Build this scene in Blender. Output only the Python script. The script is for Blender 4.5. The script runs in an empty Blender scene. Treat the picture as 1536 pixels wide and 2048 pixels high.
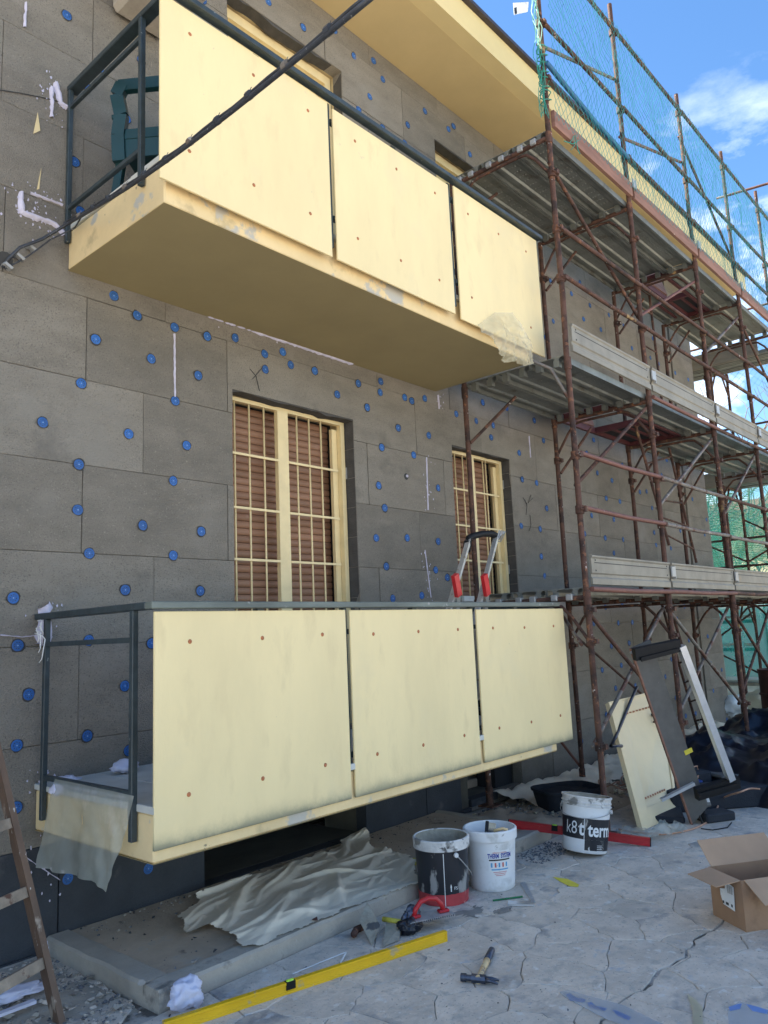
import bpy, math, random
from mathutils import Vector, Matrix, noise
R = math.radians
rnd = random.Random(7)
S = bpy.context.scene
COL = S.collection
# ------------------------------------------------------------------ camera
F_PX, YAW, PITCH, ROLL = 1551.74, R(48.6658), R(8.9045), R(-2.4996)
fw = Vector((math.sin(YAW)*math.cos(PITCH), math.cos(YAW)*math.cos(PITCH), math.sin(PITCH)))
r0 = Vector((math.cos(YAW), -math.sin(YAW), 0)); u0 = r0.cross(fw)
rt = r0*math.cos(ROLL) + u0*math.sin(ROLL); up = -r0*math.sin(ROLL) + u0*math.cos(ROLL)
EYE = Vector((0, 0, 1.5))
cd = bpy.data.cameras.new('camera'); cam = bpy.data.objects.new('camera', cd); COL.objects.link(cam)
m = Matrix((rt, up, -fw)).transposed().to_4x4(); m.translation = EYE; cam.matrix_world = m
cd.sensor_fit = 'VERTICAL'; cd.sensor_height = 36; cd.lens = F_PX/2048*36; cd.clip_start = .05; cd.clip_end = 5000
S.camera = cam
# ------------------------------------------------------------------ light
SUN_AZ, SUN_EL = -25, 50          # degrees clockwise from +Y (the sun stands behind the house)
w = bpy.data.worlds.new("World"); S.world = w; w.use_nodes = True
nt = w.node_tree; bg = nt.nodes['Background']
sky = nt.nodes.new('ShaderNodeTexSky'); sky.sky_type = 'NISHITA'; sky.sun_disc = False
sky.sun_elevation = R(SUN_EL); sky.sun_rotation = R(SUN_AZ); sky.air_density = 1.0; sky.dust_density = .25; sky.ozone_density = 2.4
tc = nt.nodes.new('ShaderNodeTexCoord')
mp = nt.nodes.new('ShaderNodeMapping'); mp.inputs['Scale'].default_value = (1, 1, 2.2); mp.inputs['Location'].default_value = (.35, .1, .2)
nz = nt.nodes.new('ShaderNodeTexNoise'); nz.inputs['Scale'].default_value = 4.5; nz.inputs['Detail'].default_value = 9; nz.inputs['Roughness'].default_value = .58
rp = nt.nodes.new('ShaderNodeValToRGB'); rp.color_ramp.elements[0].position = .485; rp.color_ramp.elements[1].position = .68
sep = nt.nodes.new('ShaderNodeSeparateXYZ')
band = nt.nodes.new('ShaderNodeMapRange'); band.inputs[1].default_value = .60; band.inputs[2].default_value = .42   # clouds sit low in the sky
mul = nt.nodes.new('ShaderNodeMath'); mul.operation = 'MULTIPLY'
mix = nt.nodes.new('ShaderNodeMixRGB'); mix.inputs[2].default_value = (9.5, 9.8, 10.5, 1)
L = nt.links.new
L(tc.outputs['Generated'], mp.inputs[0]); L(mp.outputs[0], nz.inputs['Vector']); L(nz.outputs['Fac'], rp.inputs[0])
L(tc.outputs['Generated'], sep.inputs[0]); L(sep.outputs['Z'], band.inputs[0])
L(rp.outputs[0], mul.inputs[0]); L(band.outputs[0], mul.inputs[1]); L(mul.outputs[0], mix.inputs[0])
hsv = nt.nodes.new('ShaderNodeHueSaturation'); hsv.inputs['Saturation'].default_value = 1.18; L(sky.outputs[0], hsv.inputs['Color']); L(hsv.outputs[0], mix.inputs[1]); L(mix.outputs[0], bg.inputs[0]); bg.inputs[1].default_value = .075
sd = bpy.data.lights.new('sun', 'SUN'); sd.energy = 5; sd.angle = R(.5); sd.color = (1, .93, .82)
so = bpy.data.objects.new('sun', sd); COL.objects.link(so)
sv = Vector((math.sin(R(SUN_AZ))*math.cos(R(SUN_EL)), math.cos(R(SUN_AZ))*math.cos(R(SUN_EL)), math.sin(R(SUN_EL))))
so.rotation_euler = sv.to_track_quat('Z', 'Y').to_euler()
S.view_settings.view_transform = 'Standard'; S.view_settings.look = 'None'; S.view_settings.gamma = 1
S.view_settings.exposure = 2.05
# ------------------------------------------------------------------ survey: measured picture points put on the real planes
def ray(x, y): return rt*((x-768)/F_PX) - up*((y-1024)/F_PX) + fw
def pY(x, y, Y): d = ray(x, y); return EYE + d*(Y/d.y)
def pX(x, y, X): d = ray(x, y); return EYE + d*(X/d.x)
def pZ(x, y, Z): d = ray(x, y); return EYE + d*((Z-1.5)/d.z)
# ------------------------------------------------------------------ helpers
def V(*a): return Vector(a)
class MB:
    def __init__(s): s.v = []; s.f = []; s.mi = []; s.M = None; s.m = 0
    def add(s, vs, fs):
        b = len(s.v)
        for p in vs:
            p = Vector(p); s.v.append(s.M @ p if s.M else p)
        for f in fs: s.f.append([b+i for i in f]); s.mi.append(s.m)
        return s
    def box(s, a, b, bev=0):
        x0, y0, z0 = [min(a[i], b[i]) for i in range(3)]; x1, y1, z1 = [max(a[i], b[i]) for i in range(3)]
        if bev <= 0:
            return s.add([(x0,y0,z0),(x1,y0,z0),(x1,y1,z0),(x0,y1,z0),(x0,y0,z1),(x1,y0,z1),(x1,y1,z1),(x0,y1,z1)],
                  [(0,3,2,1),(4,5,6,7),(0,1,5,4),(1,2,6,5),(2,3,7,6),(3,0,4,7)])
        c = min(bev, (x1-x0)*.45, (y1-y0)*.45, (z1-z0)*.45); vs = []; idx = {}
        for ix, X in ((0, x0), (1, x1)):
            for iy, Y in ((0, y0), (1, y1)):
                for iz, Z in ((0, z0), (1, z1)):
                    sx, sy, sz = (c if ix == 0 else -c), (c if iy == 0 else -c), (c if iz == 0 else -c)
                    for k, p in enumerate(((X, Y+sy, Z+sz), (X+sx, Y, Z+sz), (X+sx, Y+sy, Z))):
                        idx[(ix, iy, iz, k)] = len(vs); vs.append(p)
        fs = []
        g = lambda *q: [idx[t] for t in q]
        for ix in (0, 1):
            f = g((ix,0,0,0),(ix,1,0,0),(ix,1,1,0),(ix,0,1,0)); fs.append(f if ix else f[::-1])
        for iy in (0, 1):
            f = g((0,iy,0,1),(1,iy,0,1),(1,iy,1,1),(0,iy,1,1)); fs.append(f[::-1] if iy else f)
        for iz in (0, 1):
            f = g((0,0,iz,2),(1,0,iz,2),(1,1,iz,2),(0,1,iz,2)); fs.append(f if iz else f[::-1])
        def orient(f):
            ctr = Vector(((x0+x1)/2, (y0+y1)/2, (z0+z1)/2)); a_, b_, c_ = [Vector(vs[i]) for i in f[:3]]
            n = (b_-a_).cross(c_-a_); mm = sum((Vector(vs[i]) for i in f), Vector())/len(f)
            return f if n.dot(mm-ctr) > 0 else f[::-1]
        for iy in (0, 1):
            for iz in (0, 1): fs.append(orient(g((0,iy,iz,1),(1,iy,iz,1),(1,iy,iz,2),(0,iy,iz,2))))
        for ix in (0, 1):
            for iz in (0, 1): fs.append(orient(g((ix,0,iz,0),(ix,1,iz,0),(ix,1,iz,2),(ix,0,iz,2))))
        for ix in (0, 1):
            for iy in (0, 1): fs.append(orient(g((ix,iy,0,0),(ix,iy,1,0),(ix,iy,1,1),(ix,iy,0,1))))
        for ix in (0, 1):
            for iy in (0, 1):
                for iz in (0, 1): fs.append(orient(g((ix,iy,iz,0),(ix,iy,iz,1),(ix,iy,iz,2))))
        return s.add(vs, fs)
    def tube(s, pts, r, n=8, caps=True, r2=None):
        pts = [Vector(p) for p in pts]; N = len(pts); vs = []; fs = []; pu = None
        for i, p in enumerate(pts):
            d = (pts[min(i+1, N-1)] - pts[max(i-1, 0)]).normalized()
            if pu is None: pu = d.orthogonal().normalized()
            pu = (pu - d*pu.dot(d)); pu = pu.normalized() if pu.length > 1e-6 else d.orthogonal().normalized()
            b = d.cross(pu); rr = r if r2 is None else r + (r2-r)*i/max(1, N-1)
            for k in range(n):
                a = 2*math.pi*k/n; vs.append(p + pu*math.cos(a)*rr + b*math.sin(a)*rr)
        for i in range(N-1):
            for k in range(n): fs.append((i*n+k, i*n+(k+1)%n, (i+1)*n+(k+1)%n, (i+1)*n+k))
        if caps: fs.append(tuple(range(n))[::-1]); fs.append(tuple((N-1)*n+k for k in range(n)))
        return s.add(vs, fs)
    def bar(s, a, b, wd, ht, upv=(0, 0, 1)):     # rectangular bar, wd sideways, ht along upv
        a = Vector(a); b = Vector(b); d = (b-a).normalized(); u = Vector(upv); u = (u-d*u.dot(d)).normalized(); r = d.cross(u)
        vs = []
        for p in (a, b):
            for sx, sz in ((-1,-1),(1,-1),(1,1),(-1,1)): vs.append(p + r*sx*wd/2 + u*sz*ht/2)
        return s.add(vs, [(3,2,1,0),(4,5,6,7),(0,1,5,4),(1,2,6,5),(2,3,7,6),(3,0,4,7)])
    def lathe(s, prof, n=32, c=(0, 0, 0)):       # prof: (r,z) list
        c = Vector(c); vs = []; fs = []
        for r, z in prof:
            for k in range(n):
                a = 2*math.pi*k/n; vs.append(c + Vector((r*math.cos(a), r*math.sin(a), z)))
        for i in range(len(prof)-1):
            for k in range(n): fs.append((i*n+k, i*n+(k+1)%n, (i+1)*n+(k+1)%n, (i+1)*n+k))
        return s.add(vs, fs)
    def plate(s, pts, th):                       # planar polygon thickened along its normal
        pts = [Vector(p) for p in pts]; n = len(pts)
        nn = Vector()
        for i in range(n): nn += pts[i].cross(pts[(i+1) % n])
        nn = nn.normalized()*th
        vs = pts + [p-nn for p in pts]
        fs = [tuple(range(n)), tuple(range(2*n-1, n-1, -1))] + [(i, n+i, n+(i+1) % n, (i+1) % n) for i in range(n)]
        return s.add(vs, fs)
    def grid(s, P, nu, nv):                      # P(i,j)->point or None
        vs = []; ix = {}
        for j in range(nv+1):
            for i in range(nu+1):
                p = P(i, j)
                if p is not None: ix[(i, j)] = len(vs); vs.append(p)
        fs = [(ix[(i,j)], ix[(i+1,j)], ix[(i+1,j+1)], ix[(i,j+1)]) for j in range(nv) for i in range(nu)
              if all(q in ix for q in ((i,j),(i+1,j),(i+1,j+1),(i,j+1)))]
        return s.add(vs, fs)
    def build(s, name, mats, parent=None, smooth=False, flip=False):
        me = bpy.data.meshes.new(name)
        off = worldloc(parent)
        fs = [f[::-1] for f in s.f] if flip else s.f
        me.from_pydata([p-off for p in s.v], [], fs)
        for mt in (mats if isinstance(mats, (list, tuple)) else [mats]): me.materials.append(mt)
        me.polygons.foreach_set('material_index', s.mi)
        if smooth: me.polygons.foreach_set('use_smooth', [True]*len(me.polygons))
        me.update()
        o = bpy.data.objects.new(name, me); COL.objects.link(o)
        if parent: o.parent = parent
        return o
def worldloc(o):
    v = Vector((0, 0, 0))
    while o: v += o.location; o = o.parent
    return v
def smooth_by_angle(o, ang=40):
    me = o.data
    me.polygons.foreach_set('use_smooth', [True]*len(me.polygons))
    try: me.set_sharp_from_angle(angle=R(ang))
    except Exception: pass
    return o
def tag(o, label=None, cat=None, group=None, kind=None):
    if label: o['label'] = label
    if cat: o['category'] = cat
    if group: o['group'] = group
    if kind: o['kind'] = kind
    return o
def thing(name, loc, label, cat, group=None):
    o = bpy.data.objects.new(name, None); COL.objects.link(o); o.location = loc; o.empty_display_size = .1
    return tag(o, label, cat, group)
def part(name, mesh, mat, parent, off=(0, 0, 0)):          # shares mesh data
    o = bpy.data.objects.new(name, mesh); COL.objects.link(o); o.parent = parent
    o.location = Vector(off) - worldloc(parent); return o
def fbm(v, o=4): return noise.fractal(Vector(v), .6, 2.1, o)
# ------------------------------------------------------------------ materials
def M(name, col, rough=.7, metal=0, var=.18, vs=6, bump=0, bs=60, spots=None, alpha=1, trans=0, island=0, objrand=0, stretch=None, dirt=None, spec=.5, trl=0):
    m = bpy.data.materials.new(name); m.use_nodes = True; t = m.node_tree; N = t.nodes; K = t.links.new
    b = N['Principled BSDF']; b.inputs['Roughness'].default_value = rough; b.inputs['Metallic'].default_value = metal
    b.inputs['Specular IOR Level'].default_value = spec
    tcn = N.new('ShaderNodeTexCoord'); src = tcn.outputs['Object']
    oi = N.new('ShaderNodeObjectInfo')
    ad = N.new('ShaderNodeVectorMath'); ad.operation = 'MULTIPLY_ADD'; ad.inputs[1].default_value = (1, 1, 1)
    cmb = N.new('ShaderNodeCombineXYZ'); mr = N.new('ShaderNodeMath'); mr.operation = 'MULTIPLY'; mr.inputs[1].default_value = 37
    K(oi.outputs['Random'], mr.inputs[0]); K(mr.outputs[0], cmb.inputs[0]); K(mr.outputs[0], cmb.inputs[1])
    K(src, ad.inputs[0]); K(cmb.outputs[0], ad.inputs[2]); vec = ad.outputs[0]
    if stretch:
        st = N.new('ShaderNodeVectorMath'); st.operation = 'MULTIPLY'; st.inputs[1].default_value = stretch; K(vec, st.inputs[0]); svec = st.outputs[0]
    else: svec = vec
    n1 = N.new('ShaderNodeTexNoise'); n1.inputs['Scale'].default_value = vs; n1.inputs['Detail'].default_value = 7; n1.inputs['Roughness'].default_value = .62; K(svec, n1.inputs['Vector'])
    mp_ = N.new('ShaderNodeMapRange'); mp_.inputs[1].default_value = .3; mp_.inputs[2].default_value = .7; mp_.inputs[3].default_value = 1-var; mp_.inputs[4].default_value = 1+var; K(n1.outputs['Fac'], mp_.inputs[0])
    fac = mp_.outputs[0]
    if objrand:
        q = N.new('ShaderNodeMapRange'); q.inputs[3].default_value = 1-objrand; q.inputs[4].default_value = 1+objrand; K(oi.outputs['Random'], q.inputs[0])
        q2 = N.new('ShaderNodeMath'); q2.operation = 'MULTIPLY'; K(fac, q2.inputs[0]); K(q.outputs[0], q2.inputs[1]); fac = q2.outputs[0]
    hs = N.new('ShaderNodeMixRGB'); hs.blend_type = 'MULTIPLY'; hs.inputs[0].default_value = 1; hs.inputs[1].default_value = (*col, 1); K(fac, hs.inputs[2])
    c = hs.outputs[0]
    for sp in (spots or []):      # (colour, scale, threshold, softness)
        ns = N.new('ShaderNodeTexNoise'); ns.inputs['Scale'].default_value = sp[1]; ns.inputs['Detail'].default_value = 5; ns.inputs['Roughness'].default_value = .6
        K(svec if len(sp) > 4 else vec, ns.inputs['Vector'])
        rr = N.new('ShaderNodeMapRange'); rr.inputs[1].default_value = sp[2]; rr.inputs[2].default_value = sp[2]+sp[3]; K(ns.outputs['Fac'], rr.inputs[0])
        mx = N.new('ShaderNodeMixRGB'); mx.inputs[2].default_value = (*sp[0], 1); K(rr.outputs[0], mx.inputs[0]); K(c, mx.inputs[1]); c = mx.outputs[0]
    K(c, b.inputs['Base Color'])
    if bump:
        n2 = N.new('ShaderNodeTexNoise'); n2.inputs['Scale'].default_value = bs; n2.inputs['Detail'].default_value = 4; K(svec, n2.inputs['Vector'])
        bp = N.new('ShaderNodeBump'); bp.inputs['Strength'].default_value = bump; bp.inputs['Distance'].default_value = .01; K(n2.outputs['Fac'], bp.inputs['Height']); K(bp.outputs[0], b.inputs['Normal'])
    if trl:
        tr = N.new('ShaderNodeBsdfTranslucent'); K(c, tr.inputs[0]); ms = N.new('ShaderNodeMixShader'); ms.inputs[0].default_value = trl
        K(b.outputs[0], ms.inputs[1]); K(tr.outputs[0], ms.inputs[2])
        out = N['Material Output']
        if alpha < 1:
            tp = N.new('ShaderNodeBsdfTransparent'); ma = N.new('ShaderNodeMixShader'); ma.inputs[0].default_value = alpha
            K(tp.outputs[0], ma.inputs[1]); K(ms.outputs[0], ma.inputs[2]); K(ma.outputs[0], out.inputs[0])
        else: K(ms.outputs[0], out.inputs[0])
    elif alpha < 1: b.inputs['Alpha'].default_value = alpha
    return m
m_eps = M('graphite_foam', (.255, .228, .188), .92, 0, .16, 3, 1.0, 110, [((.15,.135,.113), 115, .54, .16), ((.37,.335,.285), 95, .60, .12), ((.16,.145,.125), 2.2, .60, .16), ((.46,.45,.44), 75, .76, .02), ((.30,.275,.235), 1.7, .55, .2)], stretch=(1, 1, 2.6), objrand=.14, spec=.25)
m_epsdark = M('shaded_base_foam', (.042, .047, .055), .85, 0, .2, 5, .5, 90, [((.10,.10,.10), 3, .62, .1)])  # foam boards with the shade at the wall foot put into the colour
m_epsedge = M('graphite_foam_cut', (.085, .08, .075), .95, 0, .2, 12, .5, 80, spec=.2)
m_under = M('bare_masonry_shaded', (.10, .092, .07), .9, 0, .25, 5, .3, 30)  # bare masonry, shade under the balcony painted into its tone
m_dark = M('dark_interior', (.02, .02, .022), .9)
m_foam = M('white_gun_foam', (.58, .55, .66), .8, 0, .12, 20, .5, 60)
m_anchor = M('blue_anchor_plastic', (.022, .115, .36), .55, 0, .2, 40, objrand=.2)
m_anchorhub = M('anchor_hub', (.22, .36, .62), .4)
m_crack = M('anchor_hole', (.05, .05, .05), .95)
m_panel = M('cream_panel_paint', (.85, .685, .365), .62, 0, .06, 2.4, .10, 90, [((.79,.63,.335), 9, .56, .16, 1), ((.55,.47,.30), 34, .72, .04), ((.79,.65,.37), 2.1, .58, .22), ((.66,.56,.35), 7, .70, .06)], stretch=(1, 1, .35))
m_slab = M('yellow_slab_paint', (.78, .60, .32), .75, 0, .12, 3, .10, 60, [((.48,.37,.20), 4.5, .60, .14), ((.50,.47,.40), 3.1, .60, .04), ((.25,.2,.12), 14, .69, .04)])
m_soffit = M('yellow_soffit_paint', (.66, .50, .24), .8, 0, .06, 1.5, .06, 40, [((.42,.32,.15), 9, .74, .04)])
m_under_slab = M('balcony_soffit_dark', (.34, .27, .13), .85, 0, .08, 1.5, .06, 40, [((.20,.15,.07), 9, .74, .04)])  # underside darker than the slab faces
m_fascia = M('yellow_fascia_paint', (.74, .58, .28), .7, 0, .05, 2)
m_mildew = M('mildew_stain', (.26, .25, .17), .8, 0, .3, 20)
m_rail = M('dark_railing_paint', (.035, .050, .056), .45, 0, .3, 14, .15, 40, [((.20,.21,.20), 26, .68, .05), ((.12,.06,.03), 18, .72, .03)])
m_railtop = M('weathered_handrail', (.13, .15, .13), .5, 0, .3, 10, .15, 40, [((.30,.30,.27), 16, .62, .06)], stretch=(.3, 1, 1))
m_rust = M('rusty_tube', (.098, .050, .036), .78, 0, .42, 9, .5, 90, [((.042,.026,.022), 7, .52, .10), ((.22,.10,.055), 17, .58, .06), ((.36,.24,.11), 3.4, .66, .05), ((.58,.55,.51), 24, .67, .04), ((.52,.49,.45), 6, .69, .03)], spec=.3)
m_rustred = M('red_oxide_tube', (.18, .072, .052), .65, .1, .2, 8, .2, 70, [((.45,.40,.36), 14, .70, .05)])
m_galvtube = M('dirty_galvanised_tube', (.19, .165, .14), .65, .2, .3, 10, .3, 60, [((.12,.055,.035), 7, .50, .08), ((.42,.39,.35), 22, .62, .04)])
m_galv = M('galvanised_steel', (.27, .245, .195), .62, .2, .18, 5, .12, 30, [((.30,.23,.15), 4, .62, .12), ((.48,.45,.38), 12, .70, .04)])
m_deck = M('galvanised_deck', (.21, .22, .20), .5, .55, .22, 4, .15, 25, [((.13,.115,.09), 5, .56, .15), ((.38,.37,.33), 30, .72, .04)])
m_timber = M('red_brown_toe_board', (.25, .125, .088), .75, 0, .25, 7, .2, 50, [((.5,.42,.36), 8, .66, .05)], stretch=(.4, 1, 3))
m_clip = M('zinc_clip', (.40, .40, .39), .5, .4, .15, 9)
m_hatch = M('red_hatch_frame', (.085, .018, .02), .6, 0, .25, 10)
m_net = M('teal_net_cord', (.012, .23, .23), .6, 0, .25, 10)
m_rope = M('teal_rope', (.03, .27, .20), .6)
m_bluepipe = M('blue_pipe', (.03, .12, .24), .5)
m_shade = M('green_shade_sheet', (.06, .58, .46), .4, 0, .35, 1.2, .3, 3, alpha=.44, trl=.7)
m_cable = M('black_cable', (.035, .04, .05), .5, 0, .3, 30, spots=[((.3,.3,.3), 60, .66, .03)])
m_shutter = M('brown_shutter_slat', (.30, .16, .095), .55, 0, .14, 6, .1, 30, [((.33,.2,.15), 5, .66, .1)], stretch=(.25, 1, 1), objrand=.12)
m_grille = M('cream_grille_paint', (.78, .62, .33), .5, 0, .08, 8)
m_frame = M('cream_frame_paint', (.58, .46, .25), .6, 0, .08, 6)
m_tile = M('pale_stone_tile', (.55, .55, .50), .5, 0, .12, 5, .08, 40, [((.35,.35,.33), 9, .68, .05)])
m_conc = M('grey_kerb_concrete', (.40, .355, .29), .88, 0, .16, 5, .35, 70, [((.18,.165,.14), 5, .62, .1), ((.44,.42,.38), 9, .66, .06)])
m_plat = M('sandy_platform_screed', (.46, .365, .265), .93, 0, .2, 3, .4, 50, [((.15,.12,.10), 4, .63, .06), ((.42,.37,.30), 6, .60, .1)])
m_stone = M('stamped_concrete', (.60, .515, .42), .8, 0, .20, 4.5, .7, 30, [((.44,.40,.34), 11, .55, .12), ((.30,.27,.23), 64, .60, .07), ((.72,.68,.61), 80, .64, .05), ((.66,.61,.54), 14, .60, .05), ((.29,.275,.26), 3.4, .57, .12), ((.47,.46,.45), 8, .62, .08), ((.13,.12,.11), 42, .735, .03), ((.37,.335,.28), 1.5, .56, .18)], objrand=.05)
m_mortar = M('paving_joint_mortar', (.12, .108, .09), .9, 0, .3, 9, .5, 60, [((.42,.38,.33), 4.5, .50, .07)])
m_ground = M('dusty_ground', (.46, .42, .36), .92, 0, .25, 2.4, .4, 30, [((.2,.18,.15), 5, .6, .1)])
m_rubble = M('rubble_chunks', (.36, .33, .29), .9, 0, .25, 12, .4, 60, objrand=.2)
m_rubbled = M('grey_foam_crumbs', (.15, .15, .155), .9, 0, .35, 30)
m_sheet = M('dusty_plastic_sheet', (.97, .85, .66), .4, 0, .06, 4, .15, 30, [((.60,.49,.36), 5, .68, .10), ((.12,.09,.07), 30, .735, .02)], trl=.04)
m_film = M('clear_plastic_film', (.66, .68, .58), .2, 0, .15, 4, .2, 9, [((.86,.86,.78), 3.5, .54, .12)], alpha=.44, trl=.3)  # pale spots paint bright highlights on the film creases
m_film3 = M('wispy_plastic_film', (.84, .78, .56), .22, 0, .2, 5, .2, 14, alpha=.42, trl=.3)
m_film2 = M('cream_plastic_film', (.74, .68, .50), .3, 0, .12, 4, .1, 12, alpha=.80, trl=.35)
m_filmg = M('floor_film', (.62, .64, .66), .25, 0, .12, 5, alpha=.42)
m_black = M('black_plastic', (.010, .010, .011), .55, 0, .2, 12, spec=.25)
m_bucketk = M('bucket_black_print', (.014, .016, .022), .42, 0, .3, 8, spots=[((.30,.29,.27), 9, .60, .05, 1), ((.62,.60,.57), 19, .68, .03, 1)], stretch=(1, 1, .45))
m_bucketr = M('bucket_red_print', (.42, .045, .05), .5, 0, .25, 10, spots=[((.5,.42,.38), 9, .58, .08)])
m_bucketw = M('white_bucket_plastic', (.74, .74, .73), .4, 0, .05, 6, spots=[((.56,.55,.52), 7, .58, .12), ((.40,.39,.37), 18, .68, .03)])
m_bucketd = M('plaster_crusted_rim', (.62, .60, .57), .6, 0, .2, 12, .4, 50, [((.24,.23,.21), 9, .54, .05), ((.06,.06,.06), 13, .66, .03)])
m_cement = M('dried_plaster', (.36, .32, .245), .92, 0, .3, 14, .5, 50, [((.10,.095,.09), 7, .58, .06)])
m_inkblue = M('blue_ink', (.03, .05, .28), .5); m_inkred = M('red_ink', (.55, .12, .10), .5); m_inkk = M('black_ink', (.02, .02, .02), .5)
m_inkcy = M('cyan_ink', (.10, .35, .60), .5); m_white = M('white_print', (.76, .76, .74), .5, 0, .05, spots=[((.42,.41,.39), 16, .62, .05)])
m_yellow = M('yellow_level_paint', (.80, .47, .012), .35, 0, .08, 6, 0, 1, [((.50,.38,.18), 9, .62, .06), ((.62,.56,.42), 22, .70, .03)], stretch=(1, 1, 1))
m_red = M('red_paint', (.45, .018, .022), .4, 0, .12, 6, spots=[((.50,.36,.32), 16, .70, .04)])
m_vial = M('green_vial', (.45, .75, .05), .15)
m_steel = M('dull_steel', (.42, .42, .42), .5, .35, .25, 20, .1, 60, [((.30,.26,.2), 12, .6, .06)])
m_darksteel = M('dark_steel', (.08, .09, .12), .4, .7, .3, 30)
m_wood = M('worn_hammer_wood', (.62, .45, .24), .6, 0, .2, 20, .1, 60, [((.12,.12,.14), 14, .58, .05)])
m_ladder = M('paint_splashed_ladder', (.13, .08, .052), .65, 0, .35, 6, .35, 60, [((.33,.27,.21), 13, .58, .06, 1), ((.58,.56,.52), 30, .66, .03, 1)], stretch=(1, 1, .35))
m_rung = M('dusty_ladder_rung', (.30, .24, .18), .75, 0, .3, 14, .4, 60, [((.12,.06,.04), 12, .58, .06)])
m_alu = M('worn_aluminium', (.62, .60, .55), .38, .6, .15, 16, .1, 60, [((.45,.38,.28), 22, .6, .05), ((.08,.08,.08), 30, .70, .03)])
m_aluclean = M('aluminium_rail', (.66, .67, .68), .32, .7, .08, 20)
m_redplastic = M('red_hinge_plastic', (.62, .03, .035), .35)
m_chair = M('green_garden_chair', (.008, .045, .05), .38, 0, .12, 6)
m_card = M('brown_cardboard', (.34, .20, .115), .8, 0, .12, 5, .25, 9, [((.25,.145,.08), 4, .60, .1)])
m_cardin = M('cardboard_inside', (.44, .28, .17), .8, 0, .10, 5, .25, 9)
m_tarp = M('black_tarpaulin', (.008, .010, .018), .36, 0, .4, 6, .25, 14)
m_drum = M('rusty_drum', (.075, .026, .018), .6, .2, .35, 5, .2, 40, [((.16,.06,.03), 5, .6, .08)])
m_foamblk = M('black_foam_block', (.018, .021, .028), .85, 0, .2, 14, .4, 90, [((.12,.125,.13), 60, .74, .03)])
m_cord = M('orange_cord', (.50, .27, .17), .5, 0, .15, 20)
m_cutter = M('grey_cutter_board', (.105, .10, .092), .6, 0, .15, 12, .1, 50, [((.38,.36,.33), 34, .73, .02)])
m_doorp = M('cream_gate_panel', (.86, .67, .38), .5, 0, .05, 4, .04, 30)
m_paper = M('crumpled_white_foam', (.66, .65, .76), .7, 0, .06, 9, .2, 30)
m_blue = M('blue_cup_plastic', (.06, .12, .40), .4); m_green = M('green_bottle', (.02, .17, .06), .25)
m_plate = M('dusty_plate', (.50, .50, .47), .7, 0, .2, 14)
m_ytape = M('yellow_foam_flake', (.72, .60, .06), .7, 0, .15, 12)
m_btape = M('blue_print', (.16, .27, .55), .5)
m_pack = M('white_shrink_wrap', (.72, .76, .76), .3, 0, .08, 3, .2, 10)
m_leaf = M('palm_leaf', (.055, .10, .028), .5, 0, .3, 8, trl=.3)
m_leaf2 = M('shrub_leaf', (.045, .075, .025), .6, 0, .4, 5, trl=.25)
m_bark = M('bare_bark', (.13, .105, .085), .9, 0, .2, 10)
m_wallfar = M('pale_far_wall', (.62, .52, .33), .85, 0, .08, 2)
m_hill = M('wooded_slope', (.06, .075, .035), .95, 0, .4, .5)
m_wet = M('damp_patch', (.24, .225, .20), .6, 0, .2, 12)
m_roofedge = M('dark_roof_flashing', (.045, .035, .04), .5)

#==PART2==
# ================================================================== GROUND
g = MB(); g.grid(lambda i, j: V(-600+i*60, -600+j*60, -.03), 20, 20); tag(g.build('ground', m_ground), kind='structure')
g = MB(); g.add([(.9,.4,-.0075),(10.6,.4,-.0075),(10.6,3.06,-.0075),(.9,3.06,-.0075),(.9,4.07,-.0075),(1.93,4.07,-.0075),(1.93,3.06,-.0075)], [(0,1,2,3),(3,6,5,4)])
pave = tag(g.build('pavement', m_mortar), kind='structure')
def clip(poly, n, d):      # keep n.p <= d
    out = []
    for i in range(len(poly)):
        a, b = poly[i], poly[(i+1) % len(poly)]; da = n.dot(a)-d; db = n.dot(b)-d
        if da <= 0: out.append(a)
        if da*db < 0: out.append(a + (b-a)*(da/(da-db)))
    return out
rs = random.Random(21); sites = []
def add_sites(x0, x1, y0, y1, sp):
    for _ in range(int((x1-x0)*(y1-y0)/sp/sp*14)):
        p = Vector((rs.uniform(x0, x1), rs.uniform(y0, y1)))
        if all((p-q).length > sp*.80 for q in sites): sites.append(p)
add_sites(1.2, 5.6, .6, 3.02, .30); add_sites(5.6, 9.5, 1.2, 3.02, .46); add_sites(1.0, 1.9, 3.05, 4.05, .4)
ck0, ck1 = pZ(1438, 1842, 0).xy, pZ(1205, 2052, 0).xy; ckd = (ck1-ck0).normalized(); ckn = Vector((-ckd.y, ckd.x)); ckc = ckn.dot(ck0)
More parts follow.
